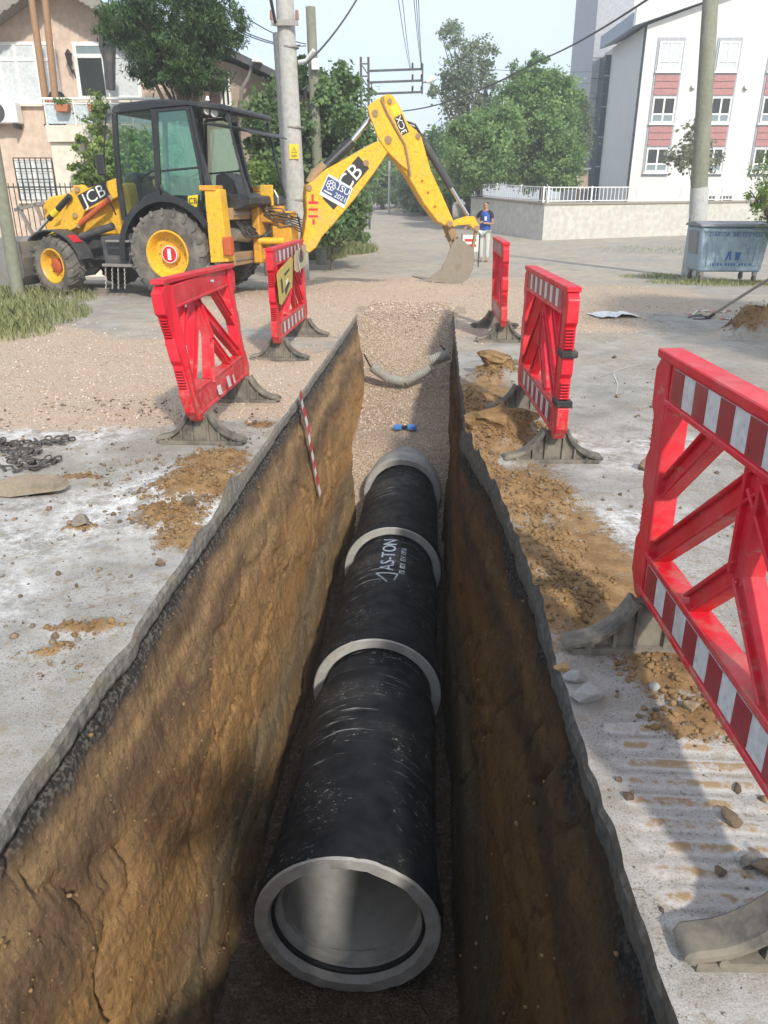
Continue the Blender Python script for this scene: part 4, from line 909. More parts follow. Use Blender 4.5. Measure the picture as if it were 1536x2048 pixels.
# digging boom: outlines lie in the vertical plane from the kingpost to the bucket
BK = J_A+J_a*1.5+J_b*1.45; BB = gp(900, 562, .1); B_d = (BB-BK)*np.array([1, 1, 0]); B_d /= np.linalg.norm(B_d); B_n = np.array([-B_d[1], B_d[0], 0.0])
def BP(cx, cy, off=-.14):
    return onplane(480+cx/3.072, 140+cy/3.072, BK+B_n*off, B_n)
def bpoly(pts, off, th): return MB().prism([BP(x, y, off) for x, y in pts], B_n*th)
boom_o = [(413, 705), (440, 690), (530, 610), (700, 520), (850, 437), (900, 430), (935, 455), (915, 500), (820, 640), (700, 800), (590, 930), (505, 1025), (470, 1090), (425, 1125), (392, 1105), (380, 1070), (398, 980), (412, 880), (405, 790)]
bm_ = bpoly(boom_o, -.15, .30).build('boom', MY, JB, 'W', bev=.015)
dip_o = [(885, 160), (905, 148), (940, 153), (985, 225), (1030, 320), (1085, 372), (1115, 405), (1130, 460), (1175, 620), (1240, 760), (1312, 925), (1300, 955), (1265, 960), (1215, 932), (1130, 820), (1050, 680), (980, 580), (905, 490)]
dp = bpoly(dip_o, -.13, .26).build('dipper', MY, JB, 'W', bev=.015)
bpoly([(785, 232), (800, 210), (850, 172), (880, 185), (915, 260), (1020, 440), (1040, 560), (1050, 660), (1035, 620), (985, 580), (905, 500), (850, 420), (800, 290)], -.175, .05).build('dipper_head_plate', MY, dp, 'W', bev=.01)
bpoly([(785, 232), (800, 210), (850, 172), (880, 185), (905, 270), (900, 400), (850, 420), (800, 290)], .125, .05).build('dipper_head_plate', MY, dp, 'W', bev=.01)
m = MB(); P = [BP(x, y, -.19) for x, y in [(868, 180), (905, 265), (960, 365), (1012, 455), (1030, 540), (1048, 655)]]; m.tube(P, .022, 6); m.build('edge_pipe', MBR, dp, 'W', sm=True)
def pin(cx, cy, r, par, mt=MBR, o0=-.21, o1=.20): MB().cyl(BP(cx, cy, o0), BP(cx, cy, o1), r, n=16).build('pin', mt, par, 'W', sm=True)
for cx, cy, r, o0 in ((830, 265, .055, -.20), (910, 428, .065, -.20), (920, 190, .04, -.16), (425, 722, .05, -.18), (775, 572, .05, -.175), (1095, 405, .045, -.16), (1120, 680, .02, -.15), (1155, 752, .02, -.15), (1200, 838, .02, -.15)): pin(cx, cy, r, dp, MBR if r > .03 else MRD, o0)
m = MB().cyl(BP(500, 620, .0), BP(688, 440, .0), .085, n=18); m.build('boom_ram', MBK, JB, 'W', sm=True); MB().cyl(BP(680, 447, .0), BP(826, 268, .0), .04, n=14).build('boom_ram_rod', MCHR, JB, 'W', sm=True)
m = MB().tube([BP(430, 700, .0), BP(460, 640, 0), BP(520, 590, 0)], .09, 12); m.build('ram_mount', MBR, JB, 'W', sm=True)
m = MB().cyl(BP(1118, 425, 0), BP(1296, 722, 0), .068, n=18); m.build('bucket_ram', MDG, JB, 'W', sm=True); MB().cyl(BP(1290, 712, 0), BP(1400, 895, 0), .034, n=14).build('bucket_ram_rod', MCHR, JB, 'W', sm=True)
m = MB().tube([BP(1025, 318, -.1), BP(1075, 335, -.1), BP(1115, 400, -.1), BP(1125, 520, -.1), BP(1165, 600, -.1), BP(1172, 640, -.1)], .018, 6); m.tube([BP(1020, 330, -.05), BP(1090, 365, -.05), BP(1118, 470, -.06)], .018, 6); m.build('hose', MHOSE, JB, 'W', sm=True)
# tipping links and bucket
for off in (-.16, .11): bpoly([(1300, 935), (1330, 918), (1395, 898), (1440, 900), (1470, 955), (1466, 980), (1440, 985), (1410, 950), (1340, 955), (1310, 965)], off, .05).build('tipping_link', MY, JB, 'W', bev=.008)
for off in (-.13, .08): MB().bar(BP(1452, 975, off), BP(1425, 1110, off), .05, .06, up=B_n).build('bucket_link', MBR, JB, 'W', bev=.008)
pin(1455, 972, .05, JB); pin(1290, 945, .055, JB); pin(1330, 1035, .05, JB); pin(1424, 1108, .045, JB)
bpoly([(1255, 930), (1300, 930), (1345, 1030), (1340, 1075), (1305, 1060)], -.11, .22).build('dipper_nose', MBR, JB, 'W', bev=.01)
bo = [(1300, 1075), (1325, 1040), (1350, 1030), (1372, 1055), (1405, 1078), (1430, 1100), (1440, 1160), (1432, 1225), (1405, 1280), (1365, 1312), (1300, 1312), (1215, 1300), (1135, 1292), (1160, 1280), (1235, 1225), (1270, 1160), (1288, 1110)]
MBUC = worn('muddy_bucket_steel', (.27, .235, .185), .6, (.20, .15, .095), .6, 5, metal=.3, bump=.2)
for off in (-.36, .34): bpoly(bo, off, .02).build('bucket_side', MBUC, JB, 'W')
ba = [(1345, 1035), (1372, 1055), (1430, 1100), (1440, 1160), (1432, 1225), (1405, 1280), (1365, 1312), (1300, 1312), (1215, 1300), (1135, 1292)]
m = MB(); Pn, Pf = [BP(x, y, -.34) for x, y in ba], None
for a, b_ in zip(Pn[:-1], Pn[1:]): m.prism([a, b_, b_+B_n*.69, a+B_n*.69], np.array([0, 0, .018]))
m.build('bucket_shell', MBUC, JB, 'W')
for i in range(5):
    o_ = -.32+i*.155; a = BP(1150, 1288, o_); b_ = BP(1105, 1298, o_); MB().bar(a, b_, .07, .03).build('bucket_tooth', MST, JB, 'W')
MB().bar(BP(1290, 1075, -.10)+B_n*.0, BP(1345, 1060, -.10), .03, .12).build('bucket_lug', MBR, JB, 'W')
# decals on the boom
def decal_frame(c, u, off):                                   # local frame on the boom side, u = reading direction
    o = BP(*c, off); e = BP(c[0]+u[0], c[1]+u[1], off)-o; e /= np.linalg.norm(e); v = np.cross(-B_n, e)*1.0
    if v[2] < 0: v = -v
    return o, e, v
def panel(o, e, v, w, h, name, mt, par, lift): 
    q_ = [o+e*sx*w/2+v*sy*h/2-B_n*lift for sx, sy in ((-1, -1), (1, -1), (1, 1), (-1, 1))]; return MB().prism(q_, -B_n*.002).build(name, mt, par, 'W')
def letter(txt, o, e, v, size, mt, par, lift, sx=1.0):
    me, co = text_mesh(txt, size, .0008); P = o[None]+e[None]*(co[:, 0:1]*sx)+v[None]*co[:, 1:2]-B_n[None]*(lift+.003+co[:, 2:3]); set_co(me, to_space(P, 'W', par)); return link('decal_lettering', me, mt, par)
o, e, v = decal_frame((650, 695), (175, -205), -.15)
d1 = panel(o, e, v, .92, .27, 'decal', MBLD, bm_, .002); letter('JCB', o+e*.06, e, v, .36, MWHT, d1, .004, 1.02)
o2, e2, v2 = decal_frame((590, 745), (130, 75), -.15); v2 = np.cross(e2, -B_n); v2 = v2 if v2[2] > 0 else -v2
d2_ = panel(o2, e2, v2, .48, .36, 'plate', MWHT, bm_, .010); panel(o2+v2*.012, e2, v2, .45, .27, 'plate_field', MBLU, d2_, .0125)
letter('İSU', o2+e2*.10+v2*.075, e2, v2, .15, MWHT, d2_, .015); letter('2021', o2+e2*.11-v2*.06, e2, v2, .115, MWHT, d2_, .015)
em = MB()
for i in range(7):
    a_ = i*.897; c_ = o2-e2*.12+v2*.04+(e2*math.cos(a_)+v2*math.sin(a_))*.055-B_n*.0165
    em.lathe([(.026+.006*math.cos(t_), .003*math.sin(t_)) for t_ in np.linspace(0, 6.28, 5)[:-1]], c_, -B_n, 10, close=True)
em.build('plate_emblem', MWHT, d2_, 'W'); panel(o2-e2*.12-v2*.085, e2, v2, .15, .022, 'plate_line', MWHT, d2_, .015)
o, e, v = decal_frame((985, 320), (60, 150), -.13); v = np.cross(-B_n, e); v = v if np.dot(v, B_d) > 0 else -v
d3 = panel(o+e*.05, e, v, .30, .15, 'decal', MBLD, dp, .002); letter('3CX', o+e*.05, -e, v*1.0 if np.dot(np.cross(-e, v), -B_n) > 0 else -v, .15, MWHT, d3, .004)
panel(o-e*.20, e, v, .16, .13, 'decal', MYD, dp, .002)
for cx, cy, w, h in ((446, 785, 14, 42), (450, 815, 62, 16), (450, 857, 58, 14), (450, 899, 58, 14), (452, 933, 14, 34)):
    MB().prism([BP(cx+sx*w/2, cy+sy*h/2, -.153) for sx, sy in ((-1, -1), (1, -1), (1, 1), (-1, 1))], -B_n*.002).build('red_mark', MREDD, bm_, 'W')
# ------------------------------------------------------------------ vegetation helpers
def leaf_mat(name, dark, lite, trans=.35):
    m = bpy.data.materials.new(name); m.use_nodes = True; t = m.node_tree; b = t.nodes['Principled BSDF']; n = N(t, b)
    c = n.rgbramp(n.attr('tint'), [(0, dark), (.6, tuple((a+b2)/2 for a, b2 in zip(dark, lite))), (1, lite)])
    n.set(col=c, rough=.55, spec=.3)
    tr = t.nodes.new('ShaderNodeBsdfTranslucent'); t.links.new(n.mix(1.0, c, (1.0, 1.1, .55), 'MULTIPLY'), tr.inputs[0]); x = t.nodes.new('ShaderNodeMixShader'); x.inputs[0].default_value = trans
    o = t.nodes['Material Output']; t.links.new(b.outputs[0], x.inputs[1]); t.links.new(tr.outputs[0], x.inputs[2]); t.links.new(x.outputs[0], o.inputs[0]); return m
MBARK = worn('bark', (.14, .10, .07), .9, (.25, .2, .15), .4, 6, bump=.5)
def leaves(name, parent, blobs, n, size, mat, asp=.55, clump=.28, seed=1, per=34, shell=.45, droop=0.0, space='A'):
    rg = np.random.default_rng(seed)
    vol = np.array([b[3]*b[4]*b[5] for b in blobs])**.75; vol /= vol.sum(); P = []; Nn = []; T = []
    for b, v in zip(blobs, vol):
        k = max(3, int(n*v/per)); d = rg.normal(size=(k, 3)); d /= np.linalg.norm(d, axis=1)[:, None]
        r = shell+(1-shell)*rg.random(k)**.6; r = r*(1+.16*fbm(d[:, 0]*2.3+seed, d[:, 1]*2.3, d[:, 2]*2.3, o=3))
        rad = np.array(b[3:6]); c = np.array(b[:3])+d*r[:, None]*rad
        cr = clump*rad.mean()*rg.uniform(.6, 1.35, k)
        off = rg.normal(size=(k, per, 3))*.5; P.append((c[:, None]+off*cr[:, None, None]*np.array([1, 1, .75])).reshape(-1, 3))
        Nn.append(np.repeat(d, per, 0)); T.append((np.repeat(rg.random(k)*.65, per)+rg.random(k*per)*.35))
    P = np.concatenate(P); Nn = np.concatenate(Nn); T = np.concatenate(T); m = len(P)
    nn = Nn*.5+rg.normal(size=(m, 3))*.75+np.array([0, 0, .5]); nn /= np.linalg.norm(nn, axis=1)[:, None]
    u = np.cross(nn, rg.normal(size=(m, 3))); u /= np.linalg.norm(u, axis=1)[:, None]; u[:, 2] -= droop; v = np.cross(nn, u)
    s = size*rg.uniform(.6, 1.35, m)[:, None]
    V = np.stack([P-u*s*.5, P+v*s*asp*.5+u*s*.05, P+u*s*.5-nn*s*.12, P-v*s*asp*.5+u*s*.05], 1).reshape(-1, 3)
    me = quads_mesh(name, to_space(V, space, parent), np.arange(m*4).reshape(-1, 4), mat); fattr(me, 'tint', np.repeat(T, 4))
    return link(name, me, None, parent)
def limbs(parent, base, blobs, r0, seed=3, space='A', mat=None, sub=3):
    rg = random.Random(seed); base = np.array(base, float); top = np.array(blobs[0][:3], float)
    m = MB(); mid = base+(top-base)*.5+np.array([rg.uniform(-.1, .1), rg.uniform(-.1, .1), 0])
    m.tube([base-np.array([0, 0, .1]), base+(mid-base)*.3, mid, top], [r0*1.25, r0, r0*.75, r0*.3], 10)
    for b in blobs:
        c = np.array(b[:3], float)
        for _ in range(sub):
            st = base+(top-base)*rg.uniform(.35, .9); e = c+np.array([rg.uniform(-.8, .8)*b[3], rg.uniform(-.8, .8)*b[4], rg.uniform(-.3, .8)*b[5]])
            m.tube([st, (st+e)/2+np.array([0, 0, rg.uniform(0, .15)*b[5]]), e], [r0*.42, r0*.26, r0*.06], 6)
    return m.build('trunk', mat or MBARK, parent, space, sm=True)
def tree(name, label, D, base_px, blobs_px, n, size, mat, r0, seed, cat='tree', group=None, basez=None, **kw):
    """blobs_px: (px, py, half width px, half height px, depth m, forward offset m)"""
    bl = []
    for px, py, hw, hh, dp, of in blobs_px:
        c = al(px, py, D+of); rx = abs(al(px+hw, py, D+of)[0]-c[0]); rz = abs(al(px, py-hh, D+of)[2]-c[2]); bl.append((c[0], c[1], c[2], rx, dp, rz))
    w = atD(base_px, 400, D); z = float(terrain(w[0], w[1])) if basez is None else basez
    t = thing(name, label, cat, (w[0], w[1], z), PSI, group)
    b = (al(base_px, 400, D)[0], D, z)
    limbs(t, b, bl, r0, seed, sub=kw.pop('sub', 3)); leaves('crown', t, bl, n, size, mat, seed=seed, **kw); return t
LG1 = leaf_mat('conifer_green', (.028, .062, .024), (.12, .21, .075), .2); LG2 = leaf_mat('fig_green', (.07, .13, .05), (.26, .38, .16), .4); LG3 = leaf_mat('street_tree_green', (.11, .20, .075), (.36, .50, .20), .45)  # street and far tree leaves paled in colour to imitate distance haze
LG4 = leaf_mat('hedge_green', (.09, .17, .04), (.34, .44, .14)); LG5 = leaf_mat('poplar_green', (.17, .22, .17), (.34, .41, .29), .45); LGD = leaf_mat('far_dark_green', (.09, .135, .085), (.24, .31, .18)); LGR = leaf_mat('grass_blades', (.15, .18, .07), (.46, .46, .24), .3)
LGP = leaf_mat('sapling_leaf', (.16, .17, .12), (.36, .35, .25))

# ------------------------------------------------------------------ peach house with balcony
HD = 22.0
MPE = worn('peach_render', (.60, .47, .375), .9, (.46, .36, .28), .3, .9, bump=.1, streak=True); MCR = worn('cream_render', (.70, .64, .53), .9, (.45, .38, .3), .3, 1.0, bump=.1, streak=True)
MWF = worn('white_window_frame', (.80, .80, .78), .4, (.5, .47, .4), .15, 4, bump=0); MCURT = worn('white_curtain', (.58, .62, .63), .6, (.42, .47, .49), .5, 2.5, bump=0); MDARK = plain('dark_interior', (.03, .035, .035), .25)
MWOOD = worn('grey_weathered_wood', (.27, .25, .22), .85, (.15, .13, .11), .5, 5, bump=.3); MROOF = worn('roof_tiles', (.42, .36, .33), .85, (.3, .28, .25), .5, 3, bump=.5)
MPANE = plain('window_glass', (.22, .28, .30), .08); MIRON = plain('black_iron', (.03, .03, .03), .5); MFROST = worn('frosted_glass', (.50, .58, .60), .25, (.4, .42, .4), .2, 3, bump=0)
w0 = atD(140, 420, HD); gzh = float(terrain(w0[0], w0[1]))
H1 = thing('house', 'peach rendered house with wavy grey eaves and upstairs balcony', 'house', (w0[0], w0[1], gzh), PSI)
xl, xr = al(-260, 200, HD)[0], al(345, 200, HD)[0]; ridge = al(117, -34, HD); ze = al(345, 96, HD)[2]
MB().prism([(xl, HD, gzh-.1), (xr, HD, gzh-.1), (xr, HD, ze), (ridge[0], HD, ridge[2]), (xl, HD, ze)], (0, 7, 0)).build('wall', MPE, H1, 'A')
for sg, xe in ((-1, xl-.5), (1, xr+.5)):
    s_ = (ze-ridge[2])/(xr-ridge[0]); zE = ridge[2]+s_*abs(xe-ridge[0])
    rf = MB().prism([(ridge[0], HD-.75, ridge[2]+.16), (xe, HD-.75, zE+.16), (xe, HD-.75, zE+.02), (ridge[0], HD-.75, ridge[2]+.02)], (0, 8.3, 0)).build('roof', MROOF, H1, 'A')
    n = 26; P = []
    for i in range(n*4+1):
        u = i/(n*4); x = ridge[0]+(xe-ridge[0])*u; z = ridge[2]+(zE-ridge[2])*u; P.append((x, HD-.79, z-.10-.05*abs(math.sin(u*n*math.pi))))
    m = MB(); V = []
    for p in P: V += [p, (p[0], p[1], p[2]*0+ridge[2]+(zE-ridge[2])*((p[0]-ridge[0])/(xe-ridge[0]))+.14)]
    m.add(V, [(2*i, 2*i+2, 2*i+3, 2*i+1) for i in range(len(P)-1)]); m.add([(v[0], v[1]+.03, v[2]) for v in V], [(2*i, 2*i+1, 2*i+3, 2*i+2) for i in range(len(P)-1)])
    m.build('wavy_fascia', MWOOD, rf, 'A', fix=False)
    so = MB().prism([(ridge[0], HD-.72, ridge[2]+.015), (xe, HD-.72, zE+.015), (xe, HD-.72, zE-.03), (ridge[0], HD-.72, ridge[2]-.03)], (0, .70, 0)).build('soffit', MWOOD, rf, 'A')
def rect(px0, py0, px1, py1, D):
    a = al(px0, (py0+py1)/2, D); b = al(px1, (py0+py1)/2, D); t_ = al((px0+px1)/2, py0, D)[2]; bo = al((px0+px1)/2, py1, D)[2]; return a[0], b[0], bo, t_
def window(parent, px0, py0, px1, py1, D, cols, rows, panes, fw=.07, fr=None, name='window', sill=True):
    x0, x1, z0, z1 = rect(px0, py0, px1, py1, D); m = MB(); d0 = D-.05
    m.bx(x0, x1, d0, d0+.04, z1-fw, z1); m.bx(x0, x1, d0, d0+.04, z0, z0+fw); m.bx(x0, x0+fw, d0+.001, d0+.041, z0+fw, z1-fw); m.bx(x1-fw, x1, d0+.001, d0+.041, z0+fw, z1-fw)
    xs = [x0]+[x0+(x1-x0)*c for c in cols]+[x1]; zs = [z0]+[z0+(z1-z0)*r for r in rows]+[z1]
    for x in xs[1:-1]: m.bx(x-fw/2, x+fw/2, d0-.002, d0+.042, z0+fw, z1-fw)
    for z in zs[1:-1]: m.bx(x0+fw, x1-fw, d0-.004, d0+.044, z-fw/2, z+fw/2)
    o = m.build(name, fr or MWF, parent, 'A'); k = 0
    for i in range(len(xs)-1):
        for j in range(len(zs)-1):
            mt = panes[k % len(panes)]; k += 1
            MB().bx(xs[i]+fw*.4, xs[i+1]-fw*.4, d0+.015, d0+.025, zs[j]+fw*.4, zs[j+1]-fw*.4).build('pane', mt, o, 'A')
    if sill: MB().bx(x0-.05, x1+.05, d0-.06, d0+.048, z0-.06, z0-.002).build('sill', MCR, o, 'A')
    return o
window(H1, -50, 84, 118, 208, HD, (.32, .52, .76), (.72,), [MCURT])
window(H1, 152, 84, 280, 200, HD, (.46,), (.76,), [MDARK, MPANE, MCURT, MCURT], .09)
gr = window(H1, 36, 320, 108, 402, HD, (.5,), (.72,), [MCURT, MCURT, MCURT, MCURT], .06)
m = MB(); x0, x1, z0, z1 = rect(33, 316, 109, 400, HD-.12)
for i in range(8): x = x0+(x1-x0)*i/7; m.bx(x-.012, x+.012, HD-.13, HD-.108, z0, z1)
for i in range(5): z = z0+(z1-z0)*i/4; m.bx(x0, x1, HD-.134, HD-.131, z-.012, z+.012)
m.build('window_grille', MIRON, gr, 'A')
# balcony
BD = 20.2; bx0, bx1, bz0, bz1 = rect(92, 250, 330, 284, BD)
MB().bx(bx0, bx1, BD, BD+.14, bz0, bz1).build('balcony_upstand', MCR, H1, 'A', bev=.01); MB().bx(bx0, bx1, BD+.14, HD, bz0, bz0+.10).build('balcony_slab', MCR, H1, 'A')
MB().bx(bx0+.02, bx0+.85, BD+.1, HD, gzh-.1, bz0).build('balcony_pier', MCR, H1, 'A', bev=.01)
rl_ = MB(); za = al(200, 197, BD)[2]; zb = al(200, 207, BD)[2]
rl_.tube([(bx0, BD+.05, za), (bx1, BD+.05, za)], .03, 8); rl_.tube([(bx0, BD+.05, zb), (bx1, BD+.05, zb)], .022, 8)
for i in range(5): x = bx0+.05+(bx1-bx0-.1)*i/4; rl_.tube([(x, BD+.05, bz1-.01), (x, BD+.05, za)], .022, 8)
rl_.tube([(bx0, BD+.05, za), (bx0, HD, za)], .03, 8)
ra = rl_.build('balcony_rail', MWF, H1, 'A', sm=True)
for i in range(4): x = bx0+.08+(bx1-bx0-.1)*i/4; MB().bx(x, x+(bx1-bx0-.1)/4-.06, BD+.04, BD+.055, bz1+.03, zb-.03).build('rail_panel', MFROST, ra, 'A')
def px_thing(name, label, cat, px, py, D, group=None):
    p = atD(px, py, D); return thing(name, label, cat, tuple(p), PSI, group)
# wall lamp, air conditioner, flower boxes, parasol, timber posts
t = px_thing('wall_lamp', 'black lantern wall lamp on the peach house', 'lamp', 137, 150, HD-.1)
c = np.array(al(138, 118, HD-.22)); m = MB().cyl(c+(0, 0, -.14), c+(0, 0, .1), .05, .085, 8); m.build('lantern', MIRON, t, 'A'); MB().cyl(c+(0, 0, .1), c+(0, 0, .22), .10, .01, 8).build('cap', MIRON, t, 'A')
MB().tube([c+(0, 0, -.14), c+(0, .1, -.3), c+(0, .2, -.2), c+(.03, .2, -.38)], .018, 6).build('bracket', MIRON, t, 'A')
t = px_thing('air_conditioner', 'white air conditioner box mounted under the left window', 'air conditioner', 12, 246, HD-.4)
x0, x1, z0, z1 = rect(-32, 203, 33, 246, HD-.4); MB().bbox(x0, x1, HD-.42, HD-.06, z0, z1, .02).build('casing', MWF, t, 'A')
c = (x0+.36*(x1-x0), HD-.425, (z0+z1)/2); m = MB().cyl(c, (c[0], HD-.435, c[2]), .24, n=24); m.build('fan_grille', MDG, t, 'A'); MB().bx(x0+.1, x0+.14, HD-.4, HD, z0-.12, z0-.01).build('bracket', MIRON, t, 'A'); MB().bx(x1-.14, x1-.1, HD-.4, HD, z0-.12, z0-.01).build('bracket', MIRON, t, 'A')
MTERR = worn('terracotta', (.42, .16, .08), .8, (.4, .3, .22), .3, 6)
for i, (px, lab) in enumerate(((125, 'terracotta flower box hung on the balcony rail by the leaning person'), (191, 'terracotta flower box hung on the balcony rail by the climbing vine'))):
    t = px_thing('flower_box', lab, 'flower box', px, 224, BD-.1, 'flower boxes on the balcony rail'); x0, x1, z0, z1 = rect(px-14, 209, px+14, 224, BD-.12)
    MB().prism([(x0+.03, BD-.2, z0), (x1-.03, BD-.2, z0), (x1, BD-.2, z1), (x0, BD-.2, z1)], (0, .2, 0)).build('box', MTERR, t, 'A', bev=.01)
    leaves('plant', t, [((x0+x1)/2, BD-.1, z1+.06, .2, .1, .1 if i == 0 else .3)], 260, .06, LG4, seed=20+i, per=10, clump=.5)['kind'] = 'stuff'
t = px_thing('parasol', 'closed dark grey parasol standing on the balcony', 'parasol', 222, 250, BD+.7); 
P = [np.array(al(x, y, BD+.7)) for x, y in ((204, 52), (214, 90), (220, 120), (224, 180))]; MB().tube([np.array(al(203, 46, BD+.7)), np.array(al(226, 250, BD+.7))], .022, 8).build('pole', MWF, t, 'A')
m = MB().tube(P, [.05, .20, .15, .11], 9); m.map(lambda x, y, z: (x+.03*math.sin(z*9), y, z)); m.build('canopy', MDG, t, 'A')
MTIM = worn('orange_brown_timber', (.34, .20, .11), .75, (.25, .17, .1), .4, 4, bump=.2)
for (a, b_), lab in ((((58, -40), (96, 205)), 'pale brown timber post in front of the triple window'), (((86, -40), (114, 190)), 'darker brown timber post beside the wall lamp')):
    p0 = np.array(al(b_[0], b_[1], BD+.3)); p0[2] = gzh; p1 = np.array(al(*a, BD+.3)); pb = np.array(al(b_[0], 300, BD+.3)); dirv = (np.array(al(*b_, BD+.3))-p1); base = p1+dirv*((gzh+3.2-p1[2])/dirv[2])
    base = np.array(al(b_[0]+2, 250, BD+.3)); base[2] = bz1
    t = thing('timber_post', lab, 'post', tuple(np.array(MA @ Vector(base))), PSI, 'timber posts on the balcony')
    MB().tube([base, p1], [.085, .075], 10).build('post', MTIM, t, 'A', sm=True); MB().cyl(base, base+(0, 0, .04), .12, n=10).build('base_plate', MIRON, t, 'A')
# iron garden fence
FD = 18.6
fz = float(terrain(*atD(80, 420, FD)[:2])); t = thing('iron_fence', 'black iron railing fence in front of the peach house', 'fence', tuple(np.append(atD(80, 420, FD)[:2], fz)), PSI)
x0, x1, z0, z1 = rect(10, 366, 236, 430, FD)
bar_me = None
MB().bx(x0, x1, FD-.015, FD+.015, z1-.10, z1-.07).build('rail', MIRON, t, 'A'); MB().bx(x0, x1, FD-.015, FD+.015, fz+.5, fz+.53).build('rail', MIRON, t, 'A'); MB().bx(x0, x1, FD-.12, FD+.12, fz-.1, fz+.45).build('plinth', MCR, t, 'A')
nb = 22
for i in range(nb+1):
    x = x0+(x1-x0)*i/nb
    if bar_me is None:
        o = MB().cyl((x, FD+.025, fz+.44), (x, FD+.025, z1), .011, n=5).build('bar', MIRON, t, 'A'); bar_me = o.data; x_first = x
    else: o = bpy.data.objects.new('bar', bar_me); COL.objects.link(o); o.parent = t; o.location = (x-x_first, 0, 0)
# second house behind the fig tree
w1 = atD(470, 420, 27); t = thing('back_house', 'dark roofed old house half hidden behind the leafy tree', 'house', (w1[0], w1[1], 0), PSI); H2 = t
MOLD = worn('old_brown_render', (.36, .28, .22), .9, (.22, .17, .13), .5, 1.2, bump=.2, streak=True)
P = [al(x, y, 27.) for x, y in ((330, 95), (468, 128), (560, 172), (660, 215))]; zb_ = terrain(*w1[:2])-.3
MB().prism([(P[0][0], 27., zb_), (P[3][0], 27., zb_), P[3], P[2], P[1], P[0]], (0, 6, 0)).build('wall', MOLD, t, 'A')
m = MB()
for a, b_ in zip(P[:-1], P[1:]): m.prism([(a[0], 26.3, a[2]+.12), (b_[0], 26.3, b_[2]+.12), (b_[0], 26.3, b_[2]+.32), (a[0], 26.3, a[2]+.32)], (0, 7, 0))
m.build('roof', MDG, t, 'A'); MB().tube([al(503, 132, 26.5), al(500, 150, 26.5), al(483, 178, 26.6), al(481, 260, 26.6)], .06, 8).build('drainpipe', MST, t, 'A', sm=True)
window(t, 440, 145, 462, 215, 27., (.5,), (.6,), [MDARK], .07); m = MB().prism([al(503, 122, 26), al(512, 108, 26), al(522, 124, 26)], (0, 1, 0)).build('dormer', MWF, t, 'A')

# ------------------------------------------------------------------ school building, perimeter wall, fence
SD = 52.0; gs = float(terrain(*atD(1300, 420, SD)[:2]))
t = thing('school_building', 'white school building with red panels between its windows and grey clad wing', 'building', tuple(np.append(atD(1280, 420, SD)[:2], gs)), PSI); S1 = t
MSWH = worn('white_render', (.68, .68, .655), .9, (.58, .58, .56), .12, .25, bump=.03, streak=True, fine=.03); MSGR = worn('grey_cladding', (.36, .38, .41), .6, (.3, .3, .3), .2, .8, bump=0); MSRD = worn('dusty_red_panel', (.42, .195, .185), .65, (.4, .25, .23), .25, 1, bump=0)
MBGL = plain('blue_dark_glass', (.03, .06, .08), .08); MSEAM = plain('dark_seam', (.10, .10, .11), .7); MRFE = worn('blue_grey_metal', (.26, .31, .37), .5, (.3, .3, .3), .2, 1, bump=0)
xc = al(1277, 210, SD)[0]; ztop = al(1293, 50, SD)[2]; zr_ = al(1480, -42, SD)[2]; xr_ = al(1560, 0, SD)[0]; xe_ = al(1900, 210, SD)[0]
MB().prism([(xc, SD, gs-1), (xe_, SD, gs-1), (xe_, SD, zr_), (xr_, SD, zr_+.3), (xc, SD, ztop)], (0, 12, 0)).build('wall', MSWH, t, 'A')
MB().prism([(xc-.9, SD-.6, ztop-.1), (xr_, SD-.6, zr_+.25), (xr_, SD-.6, zr_+1.0), (xc-.9, SD-.6, ztop+.75)], (0, .5, 0)).build('roof_edge', MWF, t, 'A')
MB().prism([(xc-.9, SD-.1, ztop-.1), (xr_, SD-.1, zr_+.25), (xr_, SD-.1, zr_+.9), (xc-.9, SD-.1, ztop+.65)], (0, 7.4, 0)).build('roof', MRFE, t, 'A')
# grey wing receding from the corner
wx0, wD0 = xc-.02, SD+.05; wx1, wD1 = al(1224, 210, SD+7)[0], SD+7; zt0, zt1 = ztop, al(1224, 96, SD+7)[2]
MB().add([(wx0, wD0, gs-1), (wx1, wD1, gs-1), (wx1, wD1, zt1), (wx0, wD0, zt0), (wx0+3, wD0+6, gs-1), (wx1+3, wD1+3, gs-1), (wx1+3, wD1+3, zt1), (wx0+3, wD0+6, zt0)], [(0, 1, 2, 3), (4, 7, 6, 5), (0, 3, 7, 4), (1, 5, 6, 2), (3, 2, 6, 7), (0, 4, 5, 1)]).build('wing', MSEAM, t, 'A')
nrow, ncol = 13, 3; wn = np.array([-(wD1-wD0), (wx1-wx0), 0.]); wn /= np.linalg.norm(wn); wn = wn if wn[1] < 0 else -wn
for i in range(ncol):
    for j in range(nrow):
        u0, u1 = i/ncol+.012, (i+1)/ncol-.012; zz0 = gs+(zt0-gs)*(j/nrow)+.06; zz1 = gs+(zt0-gs)*((j+1)/nrow)-.06
        q_ = [np.array([wx0+(wx1-wx0)*u, wD0+(wD1-wD0)*u, z*1.0]) for u, z in ((u0, zz0), (u1, zz0), (u1, zz1), (u0, zz1))]
        MB().prism(q_, wn*.05).build('cladding_panel', MSGR, t, 'A')
a0, a1 = np.array((wx0+.2, SD-.8, ztop+.1)), np.array((wx1-.9, wD1-.6, zt1-.3))
